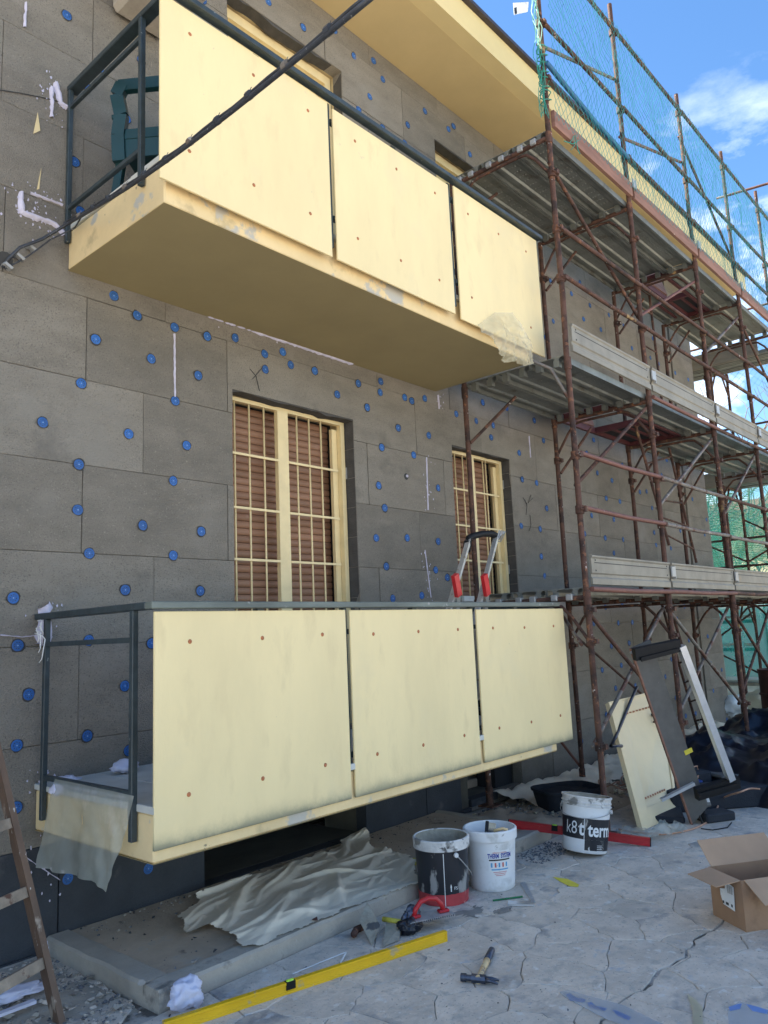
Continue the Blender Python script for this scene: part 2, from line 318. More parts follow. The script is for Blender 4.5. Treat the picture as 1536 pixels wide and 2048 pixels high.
def stone(s_, poly):
    if len(poly) < 3: return
    if s_.x > 1.93 or s_.y < 3.03: poly = clip(poly, Vector((0, 1)), 3.043)
    if s_.y > 3.03: poly = clip(poly, Vector((1, 0)), 1.925)
    if len(poly) < 3: return
    pts = []
    for i in range(len(poly)):
        a, b = poly[i], poly[(i+1) % len(poly)]; k = max(1, int((b-a).length/.045))
        for j in range(k):
            p = a+(b-a)*(j/k); f = min(1, 1.0)
            dv = Vector((fbm((p.x*4, p.y*4, 3.1)), fbm((p.x*4, p.y*4, 9.7))))*.042 + Vector((fbm((p.x*22, p.y*22, 1)), fbm((p.x*22, p.y*22, 5))))*.004
            if p.y > 3.02: dv.y = min(0, dv.y)*.3
            pts.append(p+dv)
    c = sum(pts, Vector((0, 0)))/len(pts); h = rs.uniform(-.0006, .0012); tx, ty = rs.uniform(-.002, .002), rs.uniform(-.002, .002); n = len(pts)
    vs = []; zz = lambda p: h+(p.x-c.x)*tx+(p.y-c.y)*ty
    vs += [(p.x+(c.x-p.x)*.022, p.y+(c.y-p.y)*.022, zz(p)) for p in pts]
    vs += [(p.x, p.y, zz(p)-.0045) for p in pts] + [(p.x, p.y, -.02) for p in pts]
    b = MB(); b.add(vs, [tuple(range(n))]+[(i, n+i, n+(i+1) % n, (i+1) % n) for i in range(n)]+[(n+i, 2*n+i, 2*n+(i+1) % n, n+(i+1) % n) for i in range(n)])
    area = sum(pts[i].x*pts[(i+1) % n].y-pts[(i+1) % n].x*pts[i].y for i in range(n))
    if area < 0: return
    b.build('paving_stone', m_stone, pave)
for si, s_ in enumerate(sites):
    poly = [s_+Vector(q) for q in ((-.6,-.6),(.6,-.6),(.6,.6),(-.6,.6))]
    for q in sites:
        d = q-s_
        if 0 < d.length < 1.5: n = d.normalized(); poly = clip(poly, n, n.dot((q+s_)/2)-.0011)
        if len(poly) < 3: break
    if len(poly) < 3: continue
    e = .007
    for poly in (clip(poly, ckn, ckc-e), clip(poly, -ckn, -(ckc+e))): stone(s_, poly)
# wooded slope far behind
b = MB(); b.grid(lambda i, j: V(30+i*9, -40+j*12, -1+ (i*1.6)*(.6+.4*math.sin(j*.6)) + fbm((i*.5, j*.5, 2))*1.5), 12, 14); tag(b.build('hill', m_hill, smooth=True), kind='structure')
# platform with kerb
PX0, PX1, PY0, PZ_ = 1.93, 5.13, 3.05, .085
plat = thing('kerbed_platform', (PX0, PY0, 0), 'long low concrete platform with raised kerb under the lower balcony', 'platform')
b = MB(); b.grid(lambda i, j: V(PX0+.11+(PX1-PX0-.15)*i/60, PY0+.11+(4.06-PY0-.11)*j/24, PZ_-.012+fbm((i*.25, j*.3, 0))*.003), 60, 24); b.build('platform_floor', m_plat, plat, True)
def kerb(x0, x1, y0, y1, name='kerb'):
    b = MB(); nx = max(2, int((x1-x0)/.05)); ny = max(2, int((y1-y0)/.05)); sx = (x1-x0) > (y1-y0); n = nx if sx else ny
    vs = []; fs = []
    for i in range(n+1):
        t = i/n; q = (x0+(x1-x0)*t) if sx else (y0+(y1-y0)*t)
        a, c = (y0, y1) if sx else (x0, x1); j = fbm((q*5, a, 1))*.006; j2 = fbm((q*9, a, 7))*.004
        prof = [(a+j, -.03), (a+j, PZ_-.012+j2), (a+.012+j, PZ_+j2), (c-.01, PZ_+j2), (c, PZ_-.008+j2), (c, -.03)]
        for u, z in prof: vs.append((q, u, z) if sx else (u, q, z))
    for i in range(n):
        for k in range(5):
            f = (i*6+k, (i+1)*6+k, (i+1)*6+k+1, i*6+k+1); fs.append(f if sx else f[::-1])
    fs += [tuple(range(6)) , tuple(n*6+k for k in range(6))[::-1]]
    b.add(vs, fs); return smooth_by_angle(b.build(name, m_conc, plat), 25)
kerb(PX0, PX1, PY0, PY0+.12); kerb(PX0, PX0+.125, PY0+.1202, 4.06); kerb(PX1-.06, PX1, PY0+.1202, 4.06)
# ================================================================== HOUSE
house = thing('house', (0, 0, 0), 'large house clad in grey insulation boards with yellow balconies and roof slab', 'house')
WY = 4.08; BK = 4.185
OPEN = [(3.14, 4.32, .85, 3.18), (5.61, 6.585, 1.79, 3.178), (3.145, 4.335, 3.95, 6.245), (5.62, 6.6, 4.85, 6.245), (2.886, 4.30, .07, .58), (5.60, 6.43, .07, .88)]
STRIP = (11.27, 11.35)
def subtract(rects, o):
    out = []
    for (a, b_, c, d) in rects:
        x0, x1, z0, z1 = o
        if x1 <= a or x0 >= b_ or z1 <= c or z0 >= d: out.append((a, b_, c, d)); continue
        if z0 > c: out.append((a, b_, c, z0))
        if z1 < d: out.append((a, b_, z1, d))
        zc, zd = max(c, z0), min(d, z1)
        if x0 > a: out.append((a, x0, zc, zd))
        if x1 < b_: out.append((x1, b_, zc, zd))
    return out
# masonry core behind the boards, its foot coloured dark for the niche shade
rects = [(-2.6, 12.19, -.05, 6.72)]
for o in OPEN: rects = subtract(rects, (o[0]+.0, o[1]-.0, o[2], o[3]))
b = MB()
for (a, c, z0, z1) in rects:
    if z0 < .86 < z1: b.m = 1; b.box((a, BK, z0), (c, 4.52, .86)); b.m = 0; b.box((a, BK, .86), (c, 4.52, z1))
    else: b.m = 1 if z1 <= .9 else 0; b.box((a, BK, z0), (c, 4.52, z1))
b.build('wall', [m_frame, m_under], house)
b = MB(); b.box((-2.6, 4.98, -.05), (12.19, 14, 6.72)); b.build('side_wall', m_eps, house)
b = MB(); b.box((-2.58, 4.95, .02), (12.15, 4.978, 6.7)); b.build('room_darkness', m_dark, house).name = 'room_dark_sheet'  # dark sheet painting the unlit rooms behind the openings
OFF = {-1: .2, 0: .60, 1: .147, 2: .687, 3: .146, 4: .69, 5: .07, 6: .70, 7: .22, 8: .66, 9: .18, 10: .71, 11: .25, 12: .74, 13: .3}
rb = random.Random(5)
balc = [(1.98, 5.41, 3.64, 3.90), (1.87, 5.21, .60, .80)]
for k in range(-1, 14):
    z0, z1 = max(.012+.5*k, -.02), min(.012+.5*(k+1), 6.718)
    if z1-z0 < .03: continue
    x = -2.6+OFF[k] - 1.0
    while x < 12.2:
        a, c = max(x, -2.6), min(x+1.0, 12.2); x += 1.0
        if c-a < .06: continue
        gp = rb.choice((.0014, .002, .003, .0055)); pr = rb.uniform(-.003, .003)
        rc = [(a+gp, c-gp*.6, z0+.0012, z1-.0012)]
        for o in OPEN: rc = subtract(rc, o)
        rc = subtract(rc, (STRIP[0], STRIP[1], -1, 9))
        if k == 0 or k == 1: rc = subtract(rc, (5.46, 5.60, -1, .9))
        if not rc: continue
        b = MB()
        for (p, q, r_, t) in rc:
            if q-p < .012 or t-r_ < .012: continue
            n0 = len(b.v)
            b.box((p, WY+pr, r_), (q, BK-.002, t), .0025 if len(rc) == 1 else 0)
        if not b.f: continue
        # slight tilt of each board
        tz, tx = rb.uniform(-.003, .003), rb.uniform(-.002, .002); cx = (a+c)/2; cz = (z0+z1)/2
        for v in b.v:
            if v.y < WY+.05: v.y += (v.z-cz)*tz+(v.x-cx)*tx
        b.build('insulation_board', m_epsdark if (k <= 0 and a < 5.4) else m_eps, house)  # lowest boards up to the balcony end take the painted-in shade
b = MB(); b.box((STRIP[0], BK-.04, 0), (STRIP[1], BK-.002, 6.7)); b.build('bare_joint_strip', m_crack, house)
b = MB(); b.box((5.462, WY+.03, 0), (5.598, BK-.002, .9)); b.build('bare_plaster_strip', m_under, house)
# jamb cuttings of foam around the openings
for (x0, x1, z0, z1) in OPEN[:4]:
    b = MB()
    zs_ = [z0+(z1-z0)*i/10 for i in range(11)]
    for i in range(10): b.box((x1-.002, WY+.006, zs_[i]+.002), (x1+.012, BK-.003, zs_[i+1]-.002))
    for v in b.v: v.x += fbm((v.x, v.y*8, v.z*3))*.006
    b.build('jamb_lining', m_epsedge, house)
    n = 16; b = MB(); vs = []; fs = []
    for i in range(n+1):
        xx = x0+(x1-x0)*i/n; j = fbm((xx*4.3, z1, 2))*.022-.006
        for (yy, zz) in ((WY+.004, z1+.012), (WY+.004, z1-.004+j), (BK-.004, z1-.004+j), (BK-.004, z1+.012)): vs.append((xx, yy, zz))
    for i in range(n):
        for k in range(4): fs.append((i*4+k, (i+1)*4+k, (i+1)*4+(k+1) % 4, i*4+(k+1) % 4))
    fs.append((0, 1, 2, 3)); fs.append((n*4+3, n*4+2, n*4+1, n*4))
    b.add(vs, fs); b.build('head_lining', m_epsedge, house)
# anchors
ANC = [(227,592),(274,631),(349,655),(191,679),(302,718),(396,751),(414,673),(470,676),(529,708),(565,704),(581,730),(530,739),(629,742),(716,767),(761,763),(674,789),(760,785),(734,815),(162,767),(350,802),(85,845),(257,868),(373,891),(157,929),(346,962),(155,1020),(285,1051),(402,1063),(178,1107),(346,1111),(26,1196),(250,1180),(400,1182),(35,1291),(177,1281),(57,1389),(249,1372),(33,1491),(174,1472),(257,1501),(32,1615),(135,1757),(296,1737),
(809,795),(823,802),(849,797),(796,856),(857,871),(763,895),(827,910),(757,971),(876,976),(769,1016),(752,1076),(814,1076),(876,1083),(772,1133),(871,1140),(785,1197),(843,1191),(894,1155),
(965,805),(1013,816),(1068,841),(912,828),(952,842),(986,851),(934,865),(982,875),(1038,906),(1044,959),(1073,966),(1093,1017),(1042,1052),(1080,1058),(1082,1113),(1089,1152)]
ANC += [(768+x/2, 600+y/2) for x, y in ((853,692),(911,722),(888,793),(943,806),(830,862),(919,878),(803,935),(884,952),(956,958),(919,1012),(1023,768),(1050,766),(1072,832),(1080,930),(1088,980),(1147,993),(980,660),(810,613),(838,560),(760,540),(680,530),(637,562),(953,660),(1110,700),(1130,640),(1060,600))]
ANC += [(1150+x/3.98, 1100+y/3.98) for x, y in ((240,455),(375,435),(343,580),(455,575),(148,585),(430,740),(288,765),(368,918),(215,955),(640,887),(765,870),(322,1100),(480,1080),(718,1008),(247,1310),(50,1523),(800,1175),(905,1165),(905,720),(550,690),(620,570),(870,450),(700,1250),(960,1300),(1080,900),(1100,1120))]
ANC += [(x/2, y/2) for x, y in ((267,62),(396,271),(337,337),(564,243),(298,648),(505,475),(812,0),(1072,8),(1212,110),(1338,122),(1415,225),(1493,244),(1530,318),(1478,387),(1434,438),(1530,510))]
ANC += [(768+x/2, y/2) for x, y in ((5,320),(163,445),(94,500),(83,573),(5,517),(257,517),(277,505),(343,618))]
ANC += [(1020+x/2.977, 400+y/2.977) for x, y in ((365,558),(415,492),(475,628),(320,660),(437,710),(540,772),(588,685),(525,587),(257,722),(210,818),(240,483),(725,883),(675,748),(835,940),(850,825),(828,485),(885,975),(983,1030),(1060,1070),(900,700),(1000,880),(145,1310),(260,1380),(500,1425))]
b = MB(); b.M = Matrix.Rotation(R(90), 4, 'X')
b.m = 1; b.lathe([(.0, .0025), (.005, .0022), (.012, .0008), (.021, .0006), (.0215, .0022), (.026, .0024), (.029, .0012), (.030, -.004)], 20)
b.m = 2; b.lathe([(.0, .0045), (.0032, .0045), (.004, .002)], 8)
for k in range(8):
    a = k*math.pi/4; b.m = 0; b.tube([(math.cos(a)*.0165, math.sin(a)*.0165, .0008), (math.cos(a)*.0165, math.sin(a)*.0165, .0016)], .0026, 6)
anc_me = []
for vtt in range(3):
    q = MB(); q.v = [v.copy() for v in b.v]; q.f = list(b.f); q.mi = list(b.mi); q.M = b.M; q.m = 0
    rr = random.Random(vtt); n = 14; ring = [(math.cos(2*math.pi*i/n)*(q_ := rr.uniform(.0305, .0365 if vtt else .041)), math.sin(2*math.pi*i/n)*q_, .0004) for i in range(n)]
    q.add(ring, [tuple(range(n))]); o = q.build('insulation_anchor', [m_crack, m_anchor, m_anchorhub]); smooth_by_angle(o, 50); anc_me.append(o.data); bpy.data.objects.remove(o)
pts_a = []
for (x, y) in ANC:
    p = pY(x, y, WY)
    if all((p-q).length > .07 for q in pts_a): pts_a.append(p)
ra = random.Random(3)
def free(p): return all(not (o[0]-.05 < p.x < o[1]+.05 and o[2]-.05 < p.z < o[3]+.05) for o in OPEN)
for k in range(0, 13):          # boards out of sight of the survey (left of frame, behind the balconies, far right) get their regular pattern
    for i in range(-2, 13):
        for (dx, dz) in ((.0, .0), (.5, .24)):
            p = Vector((i+OFF[k]+.4+dx+ra.uniform(-.04, .04), WY, .012+.5*k+dz+ra.uniform(-.03, .03)))
            hid = p.x < 1.3 or (2.0 < p.x < 5.4 and 3.9 < p.z < 4.6) or (2.0 < p.x < 5 and .8 < p.z < 1.6) or (p.x > 9.6 and k % 1 == 0)
            if hid and free(p) and p.x < 12.1 and len(pts_a) < 290 and all((p-q).length > .28 for q in pts_a): pts_a.append(p)
for p in pts_a:
    o = part('insulation_anchor', anc_me[ra.randrange(3)], None, house, (p.x, WY-.0032, p.z)); o.rotation_euler = (ra.uniform(-.06, .06), ra.uniform(0, 6), ra.uniform(-.06, .06))
# white gun-foam joints and smears
def foamline(pts, w_, nm='foam_seam', blobs=0, seed=0):
    b = MB(); rr = random.Random(seed); P = []
    for i in range(len(pts)-1):
        a, c = Vector(pts[i]), Vector(pts[i+1]); n = max(2, int((c-a).length/.02))
        for j in range(n): P.append(a+(c-a)*(j/n)+Vector((rr.uniform(-.15, .15)*w_, 0, rr.uniform(-.15, .15)*w_)))
    P.append(Vector(pts[-1])); n = len(P); vs = []; fs = []
    for i, p in enumerate(P):
        d = (P[min(i+1, n-1)]-P[max(i-1, 0)]).normalized(); s_ = Vector((d.z, 0, -d.x))*w_*rr.uniform(.3, .75)
        vs += [p-s_+V(0, .003, 0), p-s_*.3-V(0, .55*w_+.003, 0), p+s_*.4-V(0, .45*w_+.002, 0), p+s_+V(0, .003, 0)]
    for i in range(n-1):
        for k in range(3): fs.append((i*4+k, i*4+k+1, (i+1)*4+k+1, (i+1)*4+k))
    b.add(vs, fs)
    for _ in range(blobs):
        p = rr.choice(P); q = p+V(rr.gauss(0, .05), 0, rr.gauss(0, .05)); s_ = rr.uniform(.002, .008); k = 6
        b.add([q+V(math.cos(a*math.pi/3)*s_*rr.uniform(.4, 1.3), -.003, math.sin(a*math.pi/3)*s_*rr.uniform(.5, 2)) for a in range(k)]+[q-V(0, .007, 0)], [(i, (i+1) % k, k) for i in range(k)]+[tuple(range(k))])
    return tag(b.build(nm, m_foam, house, True), kind='stuff' if blobs else None)
w_ = lambda x, y: pY(x, y, WY-.004)
foamline([w_(349, 668), w_(350, 794)], .010, seed=1); foamline([w_(414, 630), w_(560, 680), w_(705, 728)], .022, blobs=6, seed=2)
foamline([w_(50, 55), w_(52, 5)], .014, seed=3); foamline([w_(112, 165), w_(120, 205), w_(133, 215)], .03, blobs=10, seed=4)
foamline([w_(103, 175), w_(104, 235)], .022, blobs=26, seed=5); foamline([w_(42, 385), w_(44, 425), w_(110, 448), w_(128, 470)], .03, blobs=60, seed=6)
foamline([w_(60, 385), w_(125, 410)], .014, blobs=14, seed=7); foamline([w_(853, 915), w_(856, 1020)], .008, blobs=20, seed=8); foamline([w_(876, 790), w_(878, 818)], .014, blobs=10, seed=9)
foamline([w_(1058, 872), w_(1061, 915)], .008, seed=10); foamline([w_(0, 1270), w_(45, 1274), w_(78, 1270)], .007, seed=11); foamline([w_(850, 1100), w_(862, 1195)], .005, blobs=24, seed=12)
foamline([w_(82, 1560), w_(85, 1590)], .03, blobs=12, seed=13); foamline([w_(90, 1212), w_(88, 1290)], .07, blobs=10, seed=14); foamline([w_(30, 1700), w_(120, 1760)], .004, blobs=20, seed=15)
for st_ in ([(500, 738), (512, 752), (519, 782)], [(525, 735), (512, 750), (505, 758)], [(1050, 1000), (1054, 1012), (1052, 1030)], [(1062, 990), (1056, 1006), (1066, 996)], [(1060, 1030), (1062, 1050), (1058, 1062)], [(1046, 995), (1054, 1008)], [(0, 180), (40, 186), (90, 196), (128, 206)]):
    q = MB(); q.tube([w_(*p_) for p_ in st_], .0026, 5); q.build('scratch_mark', m_crack, house)
q = MB(); q.M = Matrix.Translation(w_(813, 953)) @ Matrix.Rotation(R(90), 4, 'X'); q.lathe([(0, .001), (.024, .001), (.028, -.003)], 14); q.m = 1; q.lathe([(0, .003), (.006, .012), (.012, .006), (.014, 0)], 8, (.006, .004, 0)); q.build('pipe_hole', [m_crack, m_foam], house)
for px_ in ([(75, 225), (80, 262), (66, 268)], [(82, 336), (78, 378), (73, 380)]):
    q = MB(); q.plate([w_(*p_)-V(0, .002, 0) for p_ in px_], .002); q.build('bare_chip', m_grille, house)
# ---- windows: shutter slats and security grilles
def window(x0, x1, z0, z1, mull, vb, hz, sill=None):
    fr = MB(); d = .045
    fr.box((x0+.002, BK-.012, z0), (x0+.04, BK+.03, z1-.04)); fr.box((x1-.055, BK-.012, z0), (x1-.014, BK+.03, z1-.04)); fr.box((x0+.002, BK-.010, z1-.04), (x1-.014, BK+.03, z1-.012)); fr.box((x1-.11, BK+.031, z0), (x1-.056, BK+.06, z1-.07))
    f = fr.build('window_frame', m_grille, house)
    mm = MB(); mm.box((mull[0], BK-.014, z0), (mull[1], BK+.022, z1-.041)); mm.build('mullion', m_grille, f)
    for x in vb:
        q = MB(); q.tube([(x, BK+.002, z0), (x, BK+.002, z1-.041)], .0068, 8); q.build('grille_bar', m_grille, f, True)
    for z in hz:
        for a, c in ((x0+.04, mull[0]), (mull[1], x1-.1)):
            q = MB(); q.box((a, BK-.017, z-.008), (c, BK-.008, z+.008)); q.build('grille_rail', m_grille, f)
    zz = z1-.02; i = 0; me = None; hgt = .052
    while zz > z0:
        q = MB(); W_ = x1-x0-.1; n = 5; vs = []
        for xx in (x0-.02, x1+.02 if False else x1-.06):
            for (yy, z_) in ((BK+.142, 0), (BK+.1345, -.004), (BK+.131, -.024), (BK+.134, -.045), (BK+.142, -.050)): vs.append((xx, yy, z_))
        if me is None:
            q.add(vs, [(k, k+1, 5+k+1, 5+k) for k in range(4)]); o = q.build('shutter_slat', m_shutter, f); me = o.data; o.location.z = zz; smooth_by_angle(o, 60)
        else: part('shutter_slat', me, None, f, (0, 0, zz))
        zz -= hgt; i += 1
    q = MB(); q.box((x0-.02, BK+.155, z0), (x1, BK+.165, z1)); q.build('shutter_back', m_dark, f)
    q = MB()
    for zc in (z0+.2*(z1-z0), z0+.82*(z1-z0)): q.box((x1-.014, BK-.02, zc-.045), (x1-.004, BK-.004, zc+.045))
    q.build('hinge', m_clip, f)
    if sill:
        q = MB(); q.box((x0+.02, WY-.03, z0-.05), (x1-.002, BK+.12, z0), .004); q.build('sill', m_tile, f)
    return f
def wx(x, y): return pY(x, y, BK).x
window(3.14, 4.32, .85, 3.18, (wx(556, 1000), wx(577, 1000)), [wx(471, 1000), wx(501, 1010), wx(531, 1015), wx(598, 1030), wx(623, 1035), wx(647, 1040)], [pY(500, 912, BK).z, pY(500, 1018, BK).z, pY(500, 1120, BK).z, 1.2])
window(5.61, 6.585, 1.80, 3.178, (wx(941, 1000), wx(950, 1000)), [wx(914, 1000), wx(958, 1000) + .1, wx(973, 1000)+.02, wx(927, 1000)+.02], [pY(912, 978, BK).z, pY(914, 1050, BK).z, pY(918, 1120, BK).z], True)
for (x0, x1, z0, z1) in OPEN[2:4]:   # upper openings: shutters rolled behind a plain cream head board
    q = MB(); q.box((x0+.004, BK+.02, z0), (x0+.06, BK+.10, z1-.01)); q.box((x1-.075, BK+.02, z0), (x1-.014, BK+.10, z1-.01)); q.box((x0+.061, BK+.02, z1-.09), (x1-.076, BK+.10, z1-.01)); f = q.build('window_frame', m_grille, house)
    q = MB(); q.box((x0+.06, BK+.12, z0), (x1-.06, BK+.14, z1-.02)); q.build('blind', m_fascia, f)
# basement niches
q = MB(); q.box((2.87, WY+.12, -.02), (4.31, 4.94, .066)); q.build('niche_floor', m_under, house)
q = MB(); q.box((5.45, WY+.12, -.02), (6.44, 4.94, .066)); q.build('niche_floor', m_under, house)
q = MB(); q.box((5.62, WY+.3, .067), (6.42, 4.90, .14), .01); q.build('niche_step', m_plat, house)
q = MB(); q.box((6.12, WY+.10, .07), (6.40, BK+.2, .87)); q.build('niche_post', m_dark, house)
# roof slab
q = MB(); q.box((-2.9, 3.35, 6.72), (12.95, 4.5, 6.99)); q.m = 1; q.box((-2.9, 3.50, 6.7185), (12.93, 4.5, 6.7195)); q.m = 0; q.box((-2.9, 4.501, 6.72), (12.95, 15, 6.99)); q.build('roof_slab', [m_fascia, m_soffit], house)
q = MB(); q.box((-2.95, 3.30, 6.992), (12.99, 15.05, 7.03)); q.build('roof_edge', m_roofedge, house)
q = MB(); q.box((2.22, 3.52, 5.46), (2.60, WY-.006, 5.85), .03); q.build('awning_box', m_conc, house)
# ---- balconies
m_panel_low = m_panel.copy(); m_panel_low.name = 'cream_panel_mildewed'
t = m_panel_low.node_tree; bs_ = t.nodes['Principled BSDF']; src = bs_.inputs['Base Color'].links[0].from_socket
tcn = t.nodes.new('ShaderNodeTexCoord'); sp_ = t.nodes.new('ShaderNodeSeparateXYZ'); t.links.new(tcn.outputs['Object'], sp_.inputs[0])
mr_ = t.nodes.new('ShaderNodeMapRange'); mr_.inputs[1].default_value = .78; mr_.inputs[2].default_value = .655; t.links.new(sp_.outputs['Z'], mr_.inputs[0])
nz_ = t.nodes.new('ShaderNodeTexNoise'); nz_.inputs['Scale'].default_value = 5; nz_.inputs['Detail'].default_value = 10; nz_.inputs['Roughness'].default_value = .75; t.links.new(tcn.outputs['Object'], nz_.inputs['Vector'])
a_ = t.nodes.new('ShaderNodeMath'); a_.operation = 'MULTIPLY_ADD'; a_.inputs[1].default_value = 2.4; a_.inputs[2].default_value = -1.05; t.links.new(nz_.outputs['Fac'], a_.inputs[0])
a2 = t.nodes.new('ShaderNodeMath'); a2.operation = 'ADD'; a2.use_clamp = True; pw = t.nodes.new('ShaderNodeMath'); pw.operation = 'POWER'; pw.inputs[1].default_value = 2.2; t.links.new(mr_.outputs[0], pw.inputs[0])
mm_ = t.nodes.new('ShaderNodeMath'); mm_.operation = 'MULTIPLY'; mm_.use_clamp = True; t.links.new(a_.outputs[0], a2.inputs[0]); t.links.new(pw.outputs[0], a2.inputs[1]); t.links.new(a2.outputs[0], mm_.inputs[0]); t.links.new(pw.outputs[0], mm_.inputs[1])
mx_ = t.nodes.new('ShaderNodeMixRGB'); mx_.inputs[2].default_value = (.20, .20, .13, 1); t.links.new(mm_.outputs[0], mx_.inputs[0]); t.links.new(src, mx_.inputs[1]); t.links.new(mx_.outputs[0], bs_.inputs['Base Color'])
m_screw = M('rusty_screw', (.42, .15, .06), .7, 0, .3, 60)
def balcony(X0, X1, Y0, z0, z1, panels, PYf, pm, screws, lbl):
    q = MB(); q.box((X0, Y0, z0), (X1, WY-.0015, z1), .008); slab = q.build('balcony', m_slab, house); slab['label'] = lbl
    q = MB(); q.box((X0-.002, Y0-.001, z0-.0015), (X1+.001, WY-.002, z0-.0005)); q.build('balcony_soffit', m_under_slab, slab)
    x = X0-.012
    while x < X1:
        e = min(x+.33, X1+.012); q = MB(); q.box((x+.0015, Y0-.02, z1+.002), (e-.0015, Y0+.30, z1+.034), .003); q.build('edge_tile', m_tile, slab)
        q = MB(); q.box((x+.0015, Y0+.303, z1+.002), (e-.0015, WY-.004, z1+.03), .003); q.build('floor_tile', m_tile, slab); x = e
    for pi, (a, c, zb, zt) in enumerate(panels):
        q = MB(); q.box((a, PYf, zb), (c, PYf+.014, zt), .0025); o = q.build('balcony_panel', pm, slab)
        for (sx, sy) in screws[pi]:
            p = pY(sx, sy, PYf-.001); k = MB(); k.M = Matrix.Translation(p) @ Matrix.Rotation(R(90), 4, 'X'); k.lathe([(0, .004), (.006, .0035), (.0105, 0), (.0105, -.002)], 10); k.build('screw', m_screw, slab, True)
    return slab
upb = balcony(1.98, 5.41, 3.09, 3.64, 3.875, [(1.918, 3.085, 3.722, 4.735), (3.128, 4.31, 3.722, 4.72), (4.38, 5.555, 3.705, 4.745)], 3.03, m_panel,
    [[(380,68),(379,302),(507,150),(616,221),(508,370),(621,427)], [(710,282),(793,338),(870,386),(716,477),(802,521),(879,560)], [(936,428),(997,468),(1052,503),(944,595),(1062,655)]], 'upper balcony with three smooth cream panels')
lob = balcony(1.87, 5.21, 2.995, .60, .795, [(1.86, 3.03, .655, 1.637), (3.062, 4.215, .655, 1.635), (4.258, 5.42, .655, 1.632)], 2.974, m_panel_low,
    [[(380,1283),(525,1276),(645,1269),(651,1530),(526,1557),(378,1589)], [(747,1268),(837,1263),(916,1259),(929,1471),(847,1490),(755,1508)], [(986,1256),(1049,1255),(1107,1252),(1121,1431),(1063,1444),(999,1456)]], 'lower balcony with mildew along its panel bottoms')
def railing(slab, X0, X1, Yf, zt, zb, gaps, mr, post_lo, wallpost_y, cornery, yb):
    q = MB(); q.box((X0-.035, Yf-.03, zt), (X1+.04, Yf+.03, zt+.032), .004); q.build('handrail', m_railtop if zt < 3 else m_rail, slab)
    q = MB(); q.box((X0-.035, Yf+.031, zt), (X0+.03, WY-.01, zt+.032), .004); q.build('handrail', m_rail, slab)
    q = MB(); q.box((X1-.03, Yf+.031, zt), (X1+.035, WY-.01, zt+.032), .004); q.build('handrail', m_rail, slab)
    def post(x, y, z0, z1, s_=.029):
        q = MB(); q.box((x-s_/2, y-s_/2, z0), (x+s_/2, y+s_/2, z1), .003); q.build('post', m_rail, slab)
    for X in (X0, X1):
        post(X-.02 if X == X0 else X+.0, cornery, post_lo, zt); post(X-.02 if X == X0 else X, wallpost_y, post_lo-.01, zt, .027)
        for z in mr:
            q = MB(); q.box((X-.031, cornery+.016, z-.012), (X-.009, wallpost_y-.015, z+.012), .002); q.build('rail', m_rail, slab)
        for yy in (cornery, wallpost_y):
            q = MB(); q.box((X-.01, yy+.02, post_lo+.03), (X+.05, yy+.055, post_lo+.06), .003); q.build('bracket', m_rail, slab)
    for x in gaps: post(x, yb+.022, post_lo, zt, .032)
    for a, c in zip([X0]+list(gaps), list(gaps)+[X1]):
        q = MB(); q.box((a+.02, yb+.004, mr[0]-.014), (c-.02, yb+.032, mr[0]+.014)); q.build('rail', m_rail, slab)
        q = MB(); q.box((a+.02, yb+.004, mr[1]-.014), (c-.02, yb+.032, mr[1]+.014)); q.build('rail', m_rail, slab)
        q = MB(); q.box(((a+c)/2-.02, yb+.003, mr[0]+.016), ((a+c)/2+.02, yb+.04, zt-.001)); q.build('post', m_rail, slab)
railing(upb, 1.98, 5.56, 3.02, 4.757, 3.8, (3.107, 4.345), (4.645, 4.0), 3.80, 4.05, 3.27, 3.046)
railing(lob, 1.87, 5.30, 2.985, 1.648, .7, (3.046, 4.236), (1.52, .87), .675, 3.955, 3.125, 2.99)
# ================================================================== SCAFFOLD
FX = [5.45, 7.02, 8.78, 10.32, 11.86]; YO, YI = 2.78, 3.78; LV = [1.79, 3.65, 5.62]; TOP = 7.62
scaf = thing('scaffold', (5.45, 2.78, 0), 'long rusty tube scaffold with three steel decks in front of the facade', 'scaffold')
rk = random.Random(11)
def tubeo(name, pts, r=.024, mat=None, par=None, n=10):
    q = MB(); q.tube(pts, r, n); return smooth_by_angle(q.build(name, mat or m_rust, par or scaf), 50)
def coupler(p, ax='z', par=None):
    q = MB(); p = Vector(p)
    if ax == 'z':
        q.tube([p-V(0, 0, .032), p+V(0, 0, .032)], .034, 10); q.tube([p+V(-.05, -.03, 0), p+V(.055, -.03, 0)], .009, 6); q.box(p+V(-.012, -.055, -.018), p+V(.03, -.028, .018)); q.box(p+V(.028, -.02, -.012), p+V(.06, .012, .012))
    return q.build('coupler', m_rust, par or scaf)
def wob(p, a=.006): return Vector(p)+V(rk.uniform(-a, a), rk.uniform(-a, a), 0)
